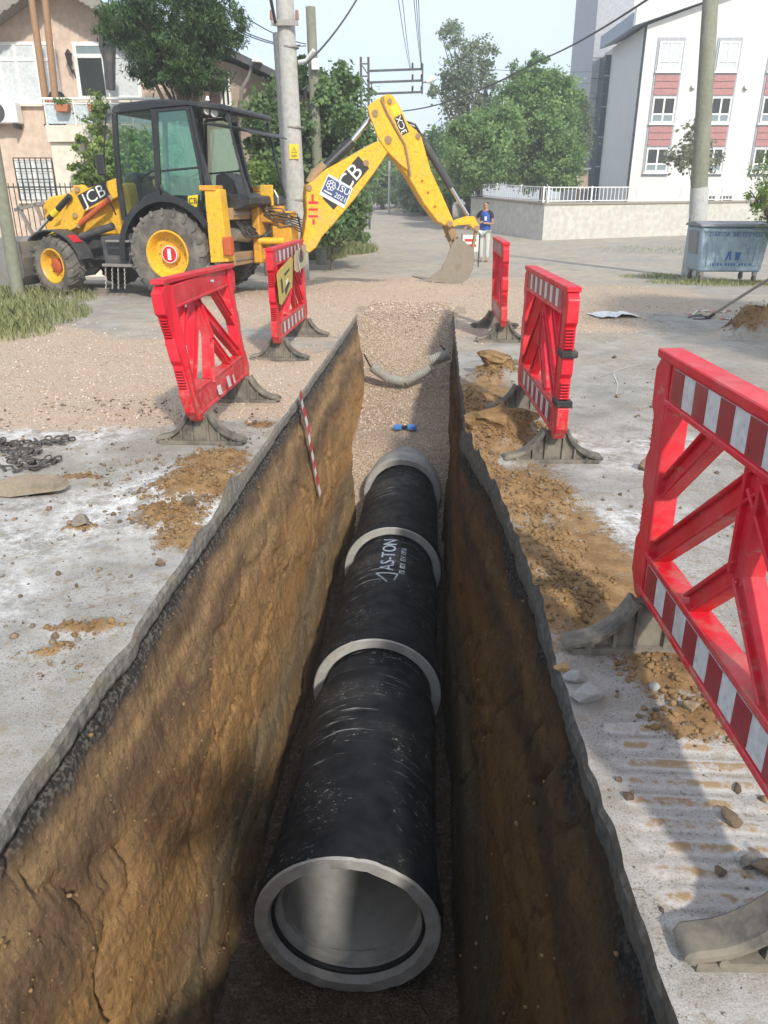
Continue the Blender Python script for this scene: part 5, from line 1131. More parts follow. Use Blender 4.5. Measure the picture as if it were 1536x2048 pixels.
# glazed stair strip and tower
gx0, gx1 = al(1199, 240, SD+7.5)[0], al(1224, 240, SD+7.5)[0]
MB().bx(gx0, gx1, SD+7.4, SD+9, gs-1, al(1210, 110, SD+7.5)[2]).build('stair_glazing', MBGL, t, 'A')
for k in range(6): z = gs+1.5+k*1.9; MB().bx(gx0, gx1, SD+7.37, SD+7.398, z, z+.06).build('glazing_bar', MSGR, t, 'A')
tx0, tx1 = al(1180, 180, SD+9)[0], al(1216, 180, SD+9)[0]
MB().bx(tx0, tx1+1.2, SD+9, SD+16, gs-1, al(1200, -120, SD+9)[2]).build('tower', MSGR, t, 'A'); 
for k in range(9): z = gs+.4+k*1.25; MB().bx(tx0, tx1+1.2, SD+8.985, SD+8.998, z, z+.05).build('seam', MSEAM, t, 'A')
MB().bx(al(1236, 30, SD+10)[0], xe_, SD+10, SD+20, ztop-2, al(1300, -160, SD+10)[2]).build('upper_block', MSWH, t, 'A')
for c, (p0, p1) in enumerate(((1303, 1348), (1419, 1459), (1522, 1566))):
    fx0, fx1 = al(p0-4, 220, SD)[0], al(p1+4, 220, SD)[0]
    ca = (p0+p1)/2
    MB().bx(fx0, fx1, SD-.06, SD-.01, al(ca, 348, SD)[2]-.12, al(ca, 80, SD)[2]+.12).build('window_bay', MSGR if c else MSGR, t, 'A')
    off = 0
    for r, (y0, y1) in enumerate(((83, 142), (194, 246), (296, 344))):
        z0, z1 = al(ca, y1, SD)[2], al(ca, y0, SD)[2]; xx0, xx1 = fx0+.12, fx1-.12
        m = MB(); d0 = SD-.13
        fw = .09
        m.bx(xx0, xx1, d0, d0+.06, z1-fw, z1); m.bx(xx0, xx1, d0, d0+.06, z0, z0+fw); m.bx(xx0, xx0+fw, d0+.002, d0+.062, z0+fw, z1-fw); m.bx(xx1-fw, xx1, d0+.002, d0+.062, z0+fw, z1-fw)
        xm = (xx0+xx1)/2; zm = z0+(z1-z0)*.33; m.bx(xm-.05, xm+.05, d0-.003, d0+.063, z0+fw, z1-fw); m.bx(xx0+fw, xx1-fw, d0-.006, d0+.066, zm-.05, zm+.05)
        o = m.build('window', MWF, t, 'A')
        for xa, xb in ((xx0+.05, xm-.03), (xm+.03, xx1-.05)):
            MB().bx(xa, xb, d0+.03, d0+.045, z0+.05, zm-.03).build('pane', MPANE if r else MCURT, o, 'A'); MB().bx(xa, xb, d0+.03, d0+.045, zm+.03, z1-.05).build('pane', (MCURT, MDARK, MDARK)[r], o, 'A')
        MB().bx(xx0-.1, xx1+.1, d0-.08, d0+.068, z0-.12, z0-.01).build('sill', MWF, o, 'A')
    for y0, y1 in ((146, 192), (249, 294)):
        z0, z1 = al(ca, y1, SD)[2]+.03, al(ca, y0, SD)[2]-.1
        for k in range(3): MB().bx(fx0+.1, fx1-.1, SD-.11, SD-.065, z0+(z1-z0)*k/3+.02, z0+(z1-z0)*(k+1)/3-.02).build('red_panel', MSRD, t, 'A')
for px, py in ((1388, 172), (1494, 173)):
    p = np.array(al(px, py, SD-.2)); MB().cyl(p, p+(0, .2, -.05), .13, .16, 10).build('floodlight', MST, t, 'A')
for px in (1405, 1440, 1495): x0, x1, z0, z1 = rect(px, 392, px+24, 403, SD); MB().bx(x0, x1, SD-.05, SD-.01, z0, z1).build('vent_grille', MSEAM, t, 'A')
# perimeter wall with coping and white railing
MPW = worn('cream_wall_render', (.54, .525, .475), .9, (.36, .32, .26), .42, .7, bump=.15, streak=True); MCOP = worn('brown_coping', (.30, .26, .22), .85, (.2, .17, .14), .4, 2)
c0 = ongnd(1084, 481); cR = ongnd(1395, 470); cR = c0+(cR-c0)*2.2; cL = ongnd(985, 466); cL = c0+(cL-c0)*1.55
def ztop_at(P, py):
    D = float(np.dot(P-CAM*0, FH)); px = 768+F*np.dot(P-CAM, RT)/np.dot(P-CAM, FW); return float(atD(px, py, D)[2])
def pwall(a, b_, za, zb, name, label):
    d = (b_-a)*np.array([1, 1, 0]); ln = np.linalg.norm(d); d /= ln; nn = np.array([-d[1], d[0], 0]); nn = nn if nn[1] > 0 else -nn
    t = thing(name, label, 'wall', tuple(a), 0)
    MB().prism([a-(0, 0, .5), b_-(0, 0, .5), np.array([b_[0], b_[1], zb]), np.array([a[0], a[1], za])], nn*.3).build('wall', MPW, t, 'W')
    MB().prism([np.array([a[0], a[1], za])-nn*.06, np.array([b_[0], b_[1], zb])-nn*.06, np.array([b_[0], b_[1], zb+.10])-nn*.06, np.array([a[0], a[1], za+.10])-nn*.06], nn*.42).build('coping', MCOP, t, 'W', bev=.01)
    f = thing('railing', 'white steel railing on top of the '+label, 'railing', (a[0], a[1], za+.1), 0); n = int(ln/.21); h = .62; me0 = None
    for zo in (.06, h): MB().bar(np.array([a[0], a[1], za+.1+zo])+nn*.15, np.array([b_[0], b_[1], zb+.1+zo])+nn*.15, .04, .04).build('rail', MWF, f, 'W')
    for i in range(n+1):
        u = i/n; p = a+d*ln*u+nn*.15; z = za+(zb-za)*u+.1; post = i % 12 == 0
        if post: MB().bar(p*np.array([1, 1, 0])+(0, 0, z-.02), p*np.array([1, 1, 0])+(0, 0, z+h+.05), .07, .07).build('post', MWF, f, 'W')
        elif i < 110:
            if me0 is None:
                o = MB().bx(p[0]-.013, p[0]+.013, p[1]-.013, p[1]+.013, z+.05, z+h).build('bar', MWF, f, 'W'); me0 = o.data; p0 = np.array([p[0], p[1], z])
            else: o = bpy.data.objects.new('bar', me0); COL.objects.link(o); o.parent = f; o.location = (p[0]-p0[0], p[1]-p0[1], z-p0[2])
    return t
zc = ztop_at(c0, 410); pwall(c0, cR, zc, zc+(cR[2]-c0[2])*.6, 'perimeter_wall', 'cream school wall along the side street')
pwall(c0, cL, zc, ztop_at(cL, 396), 'perimeter_wall', 'shaded grey school wall running up the road')
# raised yard behind the wall
yd = MB().add([(c0[0], c0[1]+.25, zc-.3), (cR[0], cR[1]+.25, zc-.3), (cR[0], cR[1]+40, zc-.1), (cL[0], cL[1]+40, zc-.1), (cL[0]+.2, cL[1], zc-.2)], [(0, 1, 2, 3, 4)]); tagp(yd.build('school_yard', plain('yard_concrete', (.36, .35, .33), .9)), kind='structure')
# shed roof by the tower
t = px_thing('lean_to_shed', 'small shed with sloping roof between the trees and the school', 'shed', 1150, 372, 46.)
MB().prism([al(1148, 378, 46), al(1176, 378, 46), al(1176, 340, 46), al(1148, 342, 46)], (0, 2.5, 0)).build('wall', MOLD, t, 'A'); MB().prism([al(1135, 345, 45.6), al(1182, 338, 45.6), al(1182, 335, 45.6), al(1135, 341, 45.6)], (0, 3.4, 0)).build('roof', MRFE, t, 'A'); MB().bar(al(1152, 342, 45.7), al(1160, 378, 45.7), .12, .12).build('post', MCR, t, 'A')

# ------------------------------------------------------------------ trees and shrubs
tree('conifer_tree', 'big dark green conifer overhanging the backhoe cab by the house', 18.5, 405, [(340, 30, 115, 95, 1.5, 0), (260, 45, 70, 55, 1.1, -.4), (420, 40, 75, 75, 1.2, .2), (345, 120, 95, 60, 1.3, -.2), (395, 155, 60, 38, 1.0, 0), (320, 150, 45, 30, .8, .2), (340, -60, 120, 60, 1.5, 0)], 60000, .095, LG1, .16, 1, asp=.22, clump=.17, per=60, shell=.5, droop=.35)
tree('fig_tree', 'broad leafy green tree behind the concrete pole and boom', 24, 600, [(600, 300, 95, 95, 1.8, 0), (545, 250, 55, 90, 1.5, 0), (680, 250, 62, 110, 1.7, 0), (680, 170, 40, 45, 1.2, .3), (690, 340, 55, 70, 1.5, -.3), (545, 360, 50, 60, 1.2, -.5), (610, 150, 25, 45, .8, .2), (640, 400, 60, 40, 1.3, -.3)], 26000, .15, LG2, .16, 2, asp=.7, clump=.22, per=60, shell=.3)
tree('hedge_shrub', 'bright yellow green hedge shrub beside the concrete pole', 18.8, 525, [(520, 365, 40, 45, .7, 0), (550, 385, 40, 40, .7, .2), (500, 395, 30, 30, .6, -.1)], 5200, .085, LG4, .04, 3, cat='shrub', asp=.7)
tree('climbing_vine', 'light green vine climbing up to the balcony', 19.9, 190, [(192, 300, 26, 70, .35, 0), (195, 215, 14, 35, .25, 0), (170, 350, 30, 30, .4, 0), (160, 285, 14, 20, .3, 0), (188, 370, 45, 25, .4, 0)], 2600, .11, LG4, .03, 4, cat='vine', asp=.75, clump=.35)
tree('garden_shrub', 'light green garden shrub seen through the cab windows', 18.6, 275, [(265, 300, 40, 50, .6, 0), (300, 350, 50, 45, .6, .2), (235, 345, 35, 45, .5, 0), (330, 300, 40, 40, .5, .3)], 6500, .10, LG4, .04, 15, cat='shrub', asp=.7)
tree('roadside_shrub', 'dark green shrub growing under the yellow boom', 21, 660, [(665, 430, 55, 55, 1.2, 0), (700, 400, 40, 50, 1.0, .5), (625, 445, 35, 55, .9, -.2), (715, 460, 25, 30, .6, .2)], 9000, .12, LG2, .05, 5, cat='shrub', asp=.6)
tree('street_tree', 'rounded green tree nearest the white railing', 43, 960, [(960, 300, 68, 78, 2.8, 0), (940, 345, 45, 40, 2.2, -.4), (1000, 260, 45, 50, 2.2, .2), (930, 270, 30, 40, 1.6, 0)], 30000, .17, LG3, .2, 6, group='trees behind the school wall', asp=.7, clump=.21, per=75, shell=.35)
tree('street_tree', 'tall broad green tree between the rounded tree and the school', 46, 1090, [(1085, 270, 75, 95, 3.0, 0), (1100, 190, 60, 55, 2.4, .3), (1040, 220, 50, 70, 2.4, .3), (1120, 330, 50, 50, 2.2, -.3), (1055, 340, 55, 40, 2.4, -.5), (1060, 145, 35, 40, 1.6, .5)], 42000, .17, LG3, .22, 7, group='trees behind the school wall', asp=.7, clump=.21, per=75, shell=.35)
tree('poplar_tree', 'tall thin crowned tree rising above the others with sky showing through', 52, 940, [(930, 150, 45, 60, 2.0, 0), (900, 80, 28, 38, 1.4, 0), (965, 110, 26, 40, 1.4, 0), (930, 220, 50, 60, 2.2, 0), (872, 180, 22, 18, 1.0, 0), (905, 150, 30, 35, 1.4, 0), (975, 190, 30, 45, 1.4, 0)], 9000, .19, LG5, .2, 8, asp=.7, clump=.30, shell=.25, sub=4)
tree('cypress_tree', 'dark narrow evergreen beside the grey tower', 50, 1160, [(1158, 270, 22, 80, 1.2, 0), (1160, 210, 14, 30, .8, 0)], 5000, .2, LGD, .15, 9, asp=.4)
for i, (px, py, hw, hh, D, lab) in enumerate(((868, 320, 40, 60, 58, 'hazy green tree at the roadside beyond the bucket arm'), (815, 365, 48, 45, 74, 'dark round tree closing the far end of the road'), (765, 350, 32, 50, 70, 'grey green tree on the far left side of the road'), (900, 350, 40, 45, 52, 'low green tree against the shaded wall'), (845, 385, 35, 30, 66, 'low dark bush at the end of the road'), (852, 372, 58, 45, 60, 'broad dense hedge like tree closing the view under the boom'))):
    tree('far_tree', lab, D, px, [(px, py, hw, hh, 3.0, 0), (px-hw*.5, py+hh*.3, hw*.6, hh*.6, 2.2, -.5), (px+hw*.5, py+hh*.25, hw*.6, hh*.65, 2.2, .4), (px, py+hh*.7, hw*.9, hh*.4, 2.2, 0)], 7000, .30, LGD if i in (1, 4, 5) else LG3, .2, 30+i, group='trees along the far road', asp=.7)
tree('sapling', 'slender sapling with sparse brownish leaves in front of the school', 41, 1385, [(1385, 300, 42, 38, 1.2, 0), (1360, 315, 30, 28, .9, 0), (1415, 320, 28, 26, .9, 0), (1390, 265, 25, 22, .8, 0)], 900, .24, LGP, .06, 12, cat='tree', asp=.6, clump=.4, shell=.2, per=14, sub=3, basez=zc-.2)
tree('garden_conifer', 'bushy conifer poking in above the metal waste bin', 15.6, 1600, [(1560, 400, 55, 38, .8, 0), (1610, 350, 80, 80, 1.2, .2), (1600, 450, 70, 50, .9, .2), (1520, 395, 26, 20, .4, 0)], 9000, .10, LG4, .1, 13, asp=.25, clump=.25, droop=.2)
# tree beyond the right edge of the picture whose shade falls on the asphalt by the shovel
t = thing('shade_tree', 'leafy tree beside the asphalt whose shade falls by the shovel', 'tree', (6.6, 6.0, 0), 0)
bl = [(6.2, 6.2, 3.7, 1.6, 2.2, 1.1), (5.9, 7.9, 3.3, 1.1, 1.5, .9), (6.6, 4.6, 3.5, 1.5, 1.5, 1.0)]
limbs(t, (6.6, 6.0, 0), bl, .14, 14, space='W'); leaves('crown', t, bl, 13000, .17, LG2, seed=14, asp=.7, space='W')
# grass
def grass(name, label, regions, n, h, mat, seed):
    rg = np.random.default_rng(seed); P = []
    for (cx, cy, rx, ry, wgt) in regions:
        k = int(n*wgt); a = rg.random(k)*6.28; r = np.sqrt(rg.random(k)); x = cx+rx*r*np.cos(a); y = cy+ry*r*np.sin(a); hh = h*(1.1-.6*r)*rg.uniform(.5, 1.3, k); P.append(np.stack([x, y, hh], 1))
    P = np.concatenate(P); k = len(P); z = gz(P[:, 0], P[:, 1]); a = rg.random(k)*6.28; w = P[:, 2]*.035+.003; ln = rg.uniform(-.5, .5, (k, 2))*P[:, 2:3]
    B = np.stack([P[:, 0], P[:, 1], z-.01], 1); dx = np.stack([np.cos(a)*w, np.sin(a)*w, 0*a], 1); mid = B+np.concatenate([ln*.35, P[:, 2:3]*.6], 1); tip = B+np.concatenate([ln, P[:, 2:3]], 1)
    V = np.stack([B-dx, B+dx, mid+dx*.7, tip, mid-dx*.7], 1).reshape(-1, 3)
    me = quads_mesh(name, V, np.arange(k*5).reshape(-1, 5), mat); fattr(me, 'tint', np.repeat(rg.random(k), 5)); tagp(link(name, me), label, 'grass', kind='stuff')
g1 = gp(60, 640); g2 = gp(20, 610); g3 = gp(20, 670)
grass('verge_grass', 'rough green grass on the verge around the leaning pole', [(g1[0]-.6, g1[1], 1.3, 1.6, .45), (g2[0]-.5, g2[1]+.5, 1.6, 1.6, .3), (g3[0]-.8, g3[1], 1.3, .9, .25)], 7000, .22, LGR, 41)
g4 = ongnd(690, 505); g5 = ongnd(650, 515)
grass('roadside_grass', 'tall wild grass below the shrub beside the road', [(g4[0], g4[1]+.6, 1.1, 2.0, .5), (g5[0]-.4, g5[1], 1.1, 1.3, .5)], 6500, .42, LGR, 42)
g6 = gp(1440, 555); g7 = gp(1320, 540); g8 = ongnd(1280, 500)
grass('bin_grass', 'short grass and weeds around the waste bin', [(g6[0], g6[1], 1.5, 1.2, .5), (g7[0]+.2, g7[1]+.6, 1.0, 1.0, .2), (g8[0]+2, g8[1], 4.0, 2.8, .3)], 4200, .11, LGR, 43)
# ------------------------------------------------------------------ poles and wires
MCP = worn('pole_concrete', (.44, .43, .40), .9, (.30, .28, .25), .35, 2.0, bump=.2, streak=True); MGP = worn('greenish_timber_pole', (.22, .23, .17), .9, (.36, .35, .30), .5, 2.5, bump=.3, streak=True); MINS = plain('insulator', (.30, .14, .08), .3)
def pole(name, label, D, pb, pt, r0, r1, mat, zb=None, group=None):
    a = np.array(al(*pb, D)); b_ = np.array(al(*pt, D)); d = b_-a
    w = np.array(MA @ Vector(a)); z = float(gz(np.array(w[0]), np.array(w[1]))) if zb is None else zb
    base = a+d*((z-.05-a[2])/d[2]); wb = np.array(MA @ Vector(base))
    t = thing(name, label, 'pole', (wb[0], wb[1], z), PSI, group); MB().tube([base, base+(b_-base)*.5, b_], [r0, (r0+r1)/2, r1], 18).build('shaft', mat, t, 'A', sm=True); return t
PC = pole('utility_pole', 'thick grey concrete utility pole with a yellow warning plate', 17., (592, 415), (566, -60), .215, .165, MCP)
for k, y in enumerate((95, 255, 400)): 
    c = np.array(al(574+y*.05, y, 17.)); MB().cyl(c+(0, 0, -.015), c+(0, 0, .015), .205 if k else .192, n=18).build('band', MST, PC, 'A')
c = np.array(al(588, 303, 17-.205)); s_ = MB().bx(c[0]-.095, c[0]+.095, c[1]-.006, c[1]+.004, c[2]-.135, c[2]+.135).build('warning_plate', MYD, PC, 'A')
m = MB(); tri = [(-.055, -.02), (.055, -.02), (0, .08)]
for a, b_ in zip(tri, tri[1:]+tri[:1]): m.bar(c+(a[0], -.010, a[1]), c+(b_[0], -.010, b_[1]), .004, .012, up=(0, 1, 0))
m.bar(c+(.006, -.010, .05), c+(-.004, -.010, .0), .004, .012, up=(0, 1, 0)); m.bx(c[0]-.06, c[0]+.06, c[1]-.012, c[1]-.008, c[2]-.07, c[2]-.06); m.bx(c[0]-.05, c[0]+.05, c[1]-.012, c[1]-.008, c[2]-.1, c[2]-.09); m.build('warning_mark', MBLD, s_, 'A')
m = MB(); c = np.array(al(572, 50, 17.)); m.bx(c[0]-.26, c[0]+.26, c[1]-.24, c[1]-.2, c[2]-.05, c[2]+.05); m.build('crossarm', MST, PC, 'A')
for s2 in (-.24, .24): MB().cyl(c+(s2, -.22, .05), c+(s2, -.22, .2), .04, .03, 10).build('insulator', MINS, PC, 'A')
MB().tube([np.array(al(598, 124, 16.9)), np.array(al(612, 121, 16.8)), np.array(al(628, 100, 16.7))], .035, 8).build('bracket_arm', MWF, PC, 'A', sm=True)
pole('utility_pole', 'slimmer concrete pole standing close behind the warning plate pole', 18.2, (572, 300), (556, 66), .14, .11, MCP)
PWD = pole('utility_pole', 'brown timber pole with a small white box, behind the boom', 23., (635, 340), (621, 14), .155, .125, MGP)
c = np.array(al(631, 130, 22.8)); MB().bbox(c[0]-.1, c[0]+.1, c[1]-.1, c[1]+.05, c[2]-.12, c[2]+.14, .01).build('meter_box', MWF, PWD, 'A')
pole('utility_pole', 'leaning grey green pole standing in the verge grass', 12.9, (36, 585), (-52, 60), .105, .09, MGP)
PR = pole('utility_pole', 'greenish timber pole rising behind the metal waste bin', 19., (1394, 445), (1424, -50), .20, .16, MGP)
a = np.array(al(1395, 448, 19.)); b_ = np.array(al(1399, 375, 19.)); MB().tube([a+(0, 0, -1.4)+(a-b_)*0, a, b_], [.206, .205, .203], 18).build('whitewash', worn('old_whitewash', (.50, .50, .48), .9, (.3, .3, .27), .5, 4), PR, 'A', sm=True)
# far lattice pole with cross arms and lamp
LD = 44.; zl = float(terrain(*atD(735, 400, LD)[:2])); LP = thing('lattice_pole', 'distant lattice power pole with three cross arms and a street lamp', 'pole', tuple(np.append(atD(735, 400, LD)[:2], zl)), PSI)
xa, xb = al(722, 150, LD)[0], al(737, 150, LD)[0]; zt = al(730, 114, LD)[2]
m = MB()
for x in (xa, xb): m.bx(x-.06, x+.06, LD-.06, LD+.06, zl-.2, zt)
for k in range(14): z = zt-.3-k*.55; m.bar((xa, LD, z), (xb, LD, z), .07, .06); m.bar((xa, LD+.01, z), (xb, LD+.01, z-.5), .05, .05)
m.build('lattice', MDG, LP, 'A')
for k, y in enumerate((140, 163, 186)):
    a = np.array(al(737, y+2, LD)); b_ = np.array(al(846, y-2, LD)); MB().bar(a, b_, .09, .10).build('crossarm', MDG, LP, 'A')
    for px in (825, 843): c = np.array(al(px, y-3, LD)); MB().cyl(c, c+(0, 0, .25), .05, n=8).build('insulator', MIRON, LP, 'A')
x = al(845, 150, LD)[0]; MB().bx(x-.04, x+.04, LD-.05, LD+.05, al(845, 188, LD)[2], al(845, 128, LD)[2]).build('end_post', MDG, LP, 'A')
MB().tube([al(846, 165, LD), al(855, 163, LD)], .05, 6).build('lamp_arm', MST, LP, 'A'); m = MB().tube([al(853, 164, LD), al(862, 159, LD), al(874, 156, LD)], [.08, .16, .06], 10); m.build('lamp_head', MWF, LP, 'A', sm=True)
SP = pole('street_pole', 'thin pale pole far down the road', 62., (778, 412), (779, 322), .10, .08, MCP)
MWIRE = plain('wire_black', (.05, .05, .055), .6)
def wire(a, b_, r, sag, label, cat='cable', group='overhead wires'):
    a = np.array(a, float); b_ = np.array(b_, float); P = [a+(b_-a)*u-np.array([0, 0, sag*4*u*(1-u)]) for u in np.linspace(0, 1, 13)]
    wa = np.array(MA @ Vector(P[0])); t = MB().tube(P, r, 5).build('overhead_wire', MWIRE, None, 'A'); tagp(t, label, cat, group)
for k, (x0, x1, y1, lab) in enumerate(((794, 820, 137, 'inner overhead wire on the top cross arm, farthest from the end post'), (803, 822, 140, 'inner overhead wire next to the one farthest from the end post'), (826, 843, 137, 'overhead wire on the first insulator at the cross arm end post'), (831, 844, 140, 'overhead wire on the second insulator at the cross arm end post'), (836, 845, 160, 'overhead wire running to the middle cross arm'))): wire(al(x0, -20, 26.), al(x1, y1, LD), .012, .15, lab)
wire(al(1330, -25, 17), al(1085, 118, 30), .025, .1, 'heavy black cable crossing the sky towards the school', group=None); wire(al(1085, 118, 30), al(806, 222, 44), .03, .3, 'heavy black cable dipping behind the green trees', group=None)
wire(al(538, -20, 15), al(552, 50, 17), .03, .02, 'thick dark cable dropping to the concrete pole top', group=None)
for k, (a, b_, lab) in enumerate((((470, 20), (612, 88), 'upper service wire from the conifer to the timber pole'), ((470, 55), (612, 92), 'middle service wire from the conifer to the timber pole'), ((476, 62), (600, 90), 'lowest service wire from the conifer to the timber pole'))): wire(al(*a, 19), al(*b_, 23), .012, .1, lab, group='service wires')
for k, (a, b_, lab) in enumerate((((880, 130), (1215, 142), 'highest thin wire strung across the green trees'), ((880, 152), (1210, 165), 'middle thin wire strung across the green trees'), ((895, 168), (1212, 186), 'lowest thin wire strung across the green trees'))): wire(al(*a, 40), al(*b_, 50), .012, .15, lab, group='wires across the trees')
wire(al(610, 130, 16.7), al(720, -12, 20), .02, .1, 'grey service cable rising from the concrete pole', group=None)

# ------------------------------------------------------------------ waste bin
MBIN = worn('pale_blue_galvanised', (.32, .43, .52), .5, (.30, .31, .30), .5, 2.2, metal=.25, chip=(.2, .16, .12), bump=.12, streak=True); MBIN2 = worn('grey_galvanised', (.26, .27, .29), .55, (.2, .18, .15), .5, 3, metal=.25, bump=.12); MPB = plain('stencil_blue', (.05, .14, .34), .6)
BL = np.array(al(1388, 556, 16.6)); BR = np.array(al(1528, 556, 16.6)); wb = np.array(MA @ Vector(((BL[0]+BR[0])/2, 16.6, 0))); BW = 1.42; bz = float(gz(np.array(wb[0]), np.array(wb[1])))
BN = thing('waste_bin', 'dented pale blue galvanised waste bin on wheels with stencilled lettering', 'bin', (wb[0], wb[1], bz), PSI+R(-4))
z0, z1 = .22, 1.12
def taper(x, y, z): k = .90+.10*(z-z0)/(z1-z0); return (x*k, .5+(y-.5)*k, z)
MB().bbox(-BW/2, BW/2, 0, 1.0, z0, z1, .03).map(taper).build('tub', MBIN, BN, bev=0)
MB().prism([(-BW/2-.04, -.05, z1), (-BW/2-.04, 1.05, z1), (-BW/2-.04, 1.0, z1+.05), (-BW/2-.04, .5, z1+.10), (-BW/2-.04, .0, z1+.05)], (BW+.08, 0, 0)).build('lid', MBIN2, BN, bev=.01)
for x, w in ((-.52, .10), (.52, .10), (-.36, .03), (.36, .03)): MB().bbox(x-w/2, x+w/2, -.022, .02, z0+.12, z1-.28, .008).map(taper).build('pressed_rib', MBIN, BN)
MB().bbox(-BW/2+.06, BW/2-.06, -.03, .0, z1-.1, z1-.04, .01).build('rim', MBIN, BN)
for sx in (-1, 1):
    MB().bx(sx*(BW/2+.0)-.03, sx*(BW/2)+.03, .2, .8, z1-.55, z1-.1).map(taper).build('side_pocket', MBIN2, BN, bev=.01)
    for y in (.12, .88):
        x = sx*.55; b2 = MB().bx(x-.04, x+.04, y-.04, y+.04, .15, z0+.02).build('caster_fork', MST, BN); MB().cyl((x-.025, y, .078), (x+.025, y, .078), .078, n=16).build('caster_wheel', MTY, b2, sm=True)
def btext(txt, x, z, size, bend=0.0):
    me, co = text_mesh(txt, size, .001); P = np.stack([co[:, 0]+x, -co[:, 2]-.006, co[:, 1]+z], 1); P[:, 1] += .5*(1-(.90+.10*(P[:, 2]-z0)/(z1-z0))); set_co(me, P); link('stencil_lettering', me, MPB, BN)
btext('DARICA  BELEDİYESİ', .0, z1-.155, .115)
m = MB(); cx_, cz_ = 0.0, .62
for k in range(22):
    a = R(8+k*7.8); r = .31; p = np.array([cx_+r*math.cos(a), .024, cz_-.05+r*math.sin(a)]); tdir = np.array([math.cos(a), 0, math.sin(a)])
    if k % 7 == 3: continue
    m.bar(p-tdir*.03, p+tdir*.03, .004, .016, up=(0, 1, 0))
em = MB(); em.cyl((cx_-.06, .02, cz_+.14), (cx_-.06, .014, cz_+.14), .04, n=14)
em.prism([(cx_-.10, .02, cz_+.09), (cx_-.02, .02, cz_+.09), (cx_+.08, .02, cz_+.10), (cx_+.08, .02, cz_+.07), (cx_-.01, .02, cz_+.04), (cx_-.03, .02, cz_-.04), (cx_-.01, .02, cz_-.16), (cx_-.05, .02, cz_-.16), (cx_-.07, .02, cz_-.06), (cx_-.10, .02, cz_-.16), (cx_-.14, .02, cz_-.16), (cx_-.10, .02, cz_-.03)], (0, -.005, 0))
em.prism([(cx_+.05, .02, cz_+.0), (cx_+.17, .02, cz_+.0), (cx_+.15, .02, cz_-.16), (cx_+.07, .02, cz_-.16)], (0, -.005, 0)); em.map(lambda x, y, z: (x, y+.012, z)); em.build('litter_emblem', MPB, BN); m.build('emblem_arc', MPB, BN)
m = MB()
for k in range(16):
    if k in (5, 10): continue
    m.bx(-.44+k*.055, -.44+k*.055+.034, .038, .043, .345, .40)
m.build('stencil_line', MPB, BN)

# ------------------------------------------------------------------ shovel, ground tape, film, signs
sh = gp(1405, 640); sp0 = np.array(al(1418, 634, 10.75)); t = thing('shovel', 'long handled shovel with its dark blade resting on the asphalt', 'shovel', (sh[0], sh[1], 0), PSI)
sp1 = np.array(al(1620, 508, 10.4)); hd = MB().tube([sp0, (sp0+sp1)/2+(0, 0, .01), sp1], .019, 8).build('handle', worn('grey_wood_handle', (.26, .22, .18), .8, (.15, .13, .1), .4, 8), t, 'A', sm=True)
bl0 = np.array(al(1380, 643, 10.6)); dv = (sp0-bl0); dv[2] = 0; dv /= np.linalg.norm(dv); nv = np.array([-dv[1], dv[0], 0]); m = MB(); V = []
for i, (u, w) in enumerate(((0, .05), (.07, .10), (.16, .13), (.27, .135), (.32, .12))):
    for j in range(5): s2 = (j-2)/2; V.append(bl0+dv*u+nv*s2*w+np.array([0, 0, .012+.03*s2*s2+.02*(u/.3)**2]))
m.add(V, [(i*5+j, i*5+j+1, i*5+j+6, i*5+j+5) for i in range(4) for j in range(4)]); m.add([np.array(v)+(0, 0, .006) for v in V], [(i*5+j, i*5+j+5, i*5+j+6, i*5+j+1) for i in range(4) for j in range(4)]); m.build('blade', MIRON, t, 'A')
MB().tube([bl0+dv*.28+(0, 0, .04), sp0, sp0+(sp1-sp0)*.06], .022, 8).build('socket', MIRON, t, 'A', sm=True)
tpts = [(1376, 633), (1400, 622), (1440, 626), (1470, 620)], [(1440, 640), (1490, 637), (1545, 641), (1580, 636)]
for pts, lab in zip(tpts, ('crumpled red and white tape lying beside the shovel blade', 'pale strip of tape lying under the shovel handle')):
    t = thing('ground_tape', lab, 'tape', tuple(gp(*pts[0])), 0); P = []
    for a, b_ in zip(pts[:-1], pts[1:]):
        for u in np.linspace(0, 1, 6)[:-1]: p = gp(a[0]+(b_[0]-a[0])*u, a[1]+(b_[1]-a[1])*u); p[2] = float(gz(np.array(p[0]), np.array(p[1])))+.012+.012*math.sin(len(P)*2.1); P.append(p)
    ribbon(P, .07, (.1, 1, 0)).build('strip', MTW, t, 'W', fix=False)
    for i in range(0, len(P)-2, 4): ribbon(P[i:i+2], .071, (.1, 1, 0), .002, (0, 0, 1)).build('stripe', MTR, t, 'W', fix=False)
p = gp(1228, 632); t = thing('plastic_film', 'crumpled clear white plastic film lying on the road', 'plastic film', tuple(p), .3); V = []
for i in range(9):
    for j in range(6): V.append(((i-4)*.075+.02*random.uniform(-1, 1), (j-2.5)*.09+.02*random.uniform(-1, 1), .015+.05*random.random()*(1-abs(i-4)/5)))
MB().add(V, [(i*6+j, (i+1)*6+j, (i+1)*6+j+1, i*6+j+1) for i in range(8) for j in range(5)]).build('film', worn('clear_film', (.62, .63, .64), .3, (.5, .45, .4), .3, 6, bump=0), t, fix=False)
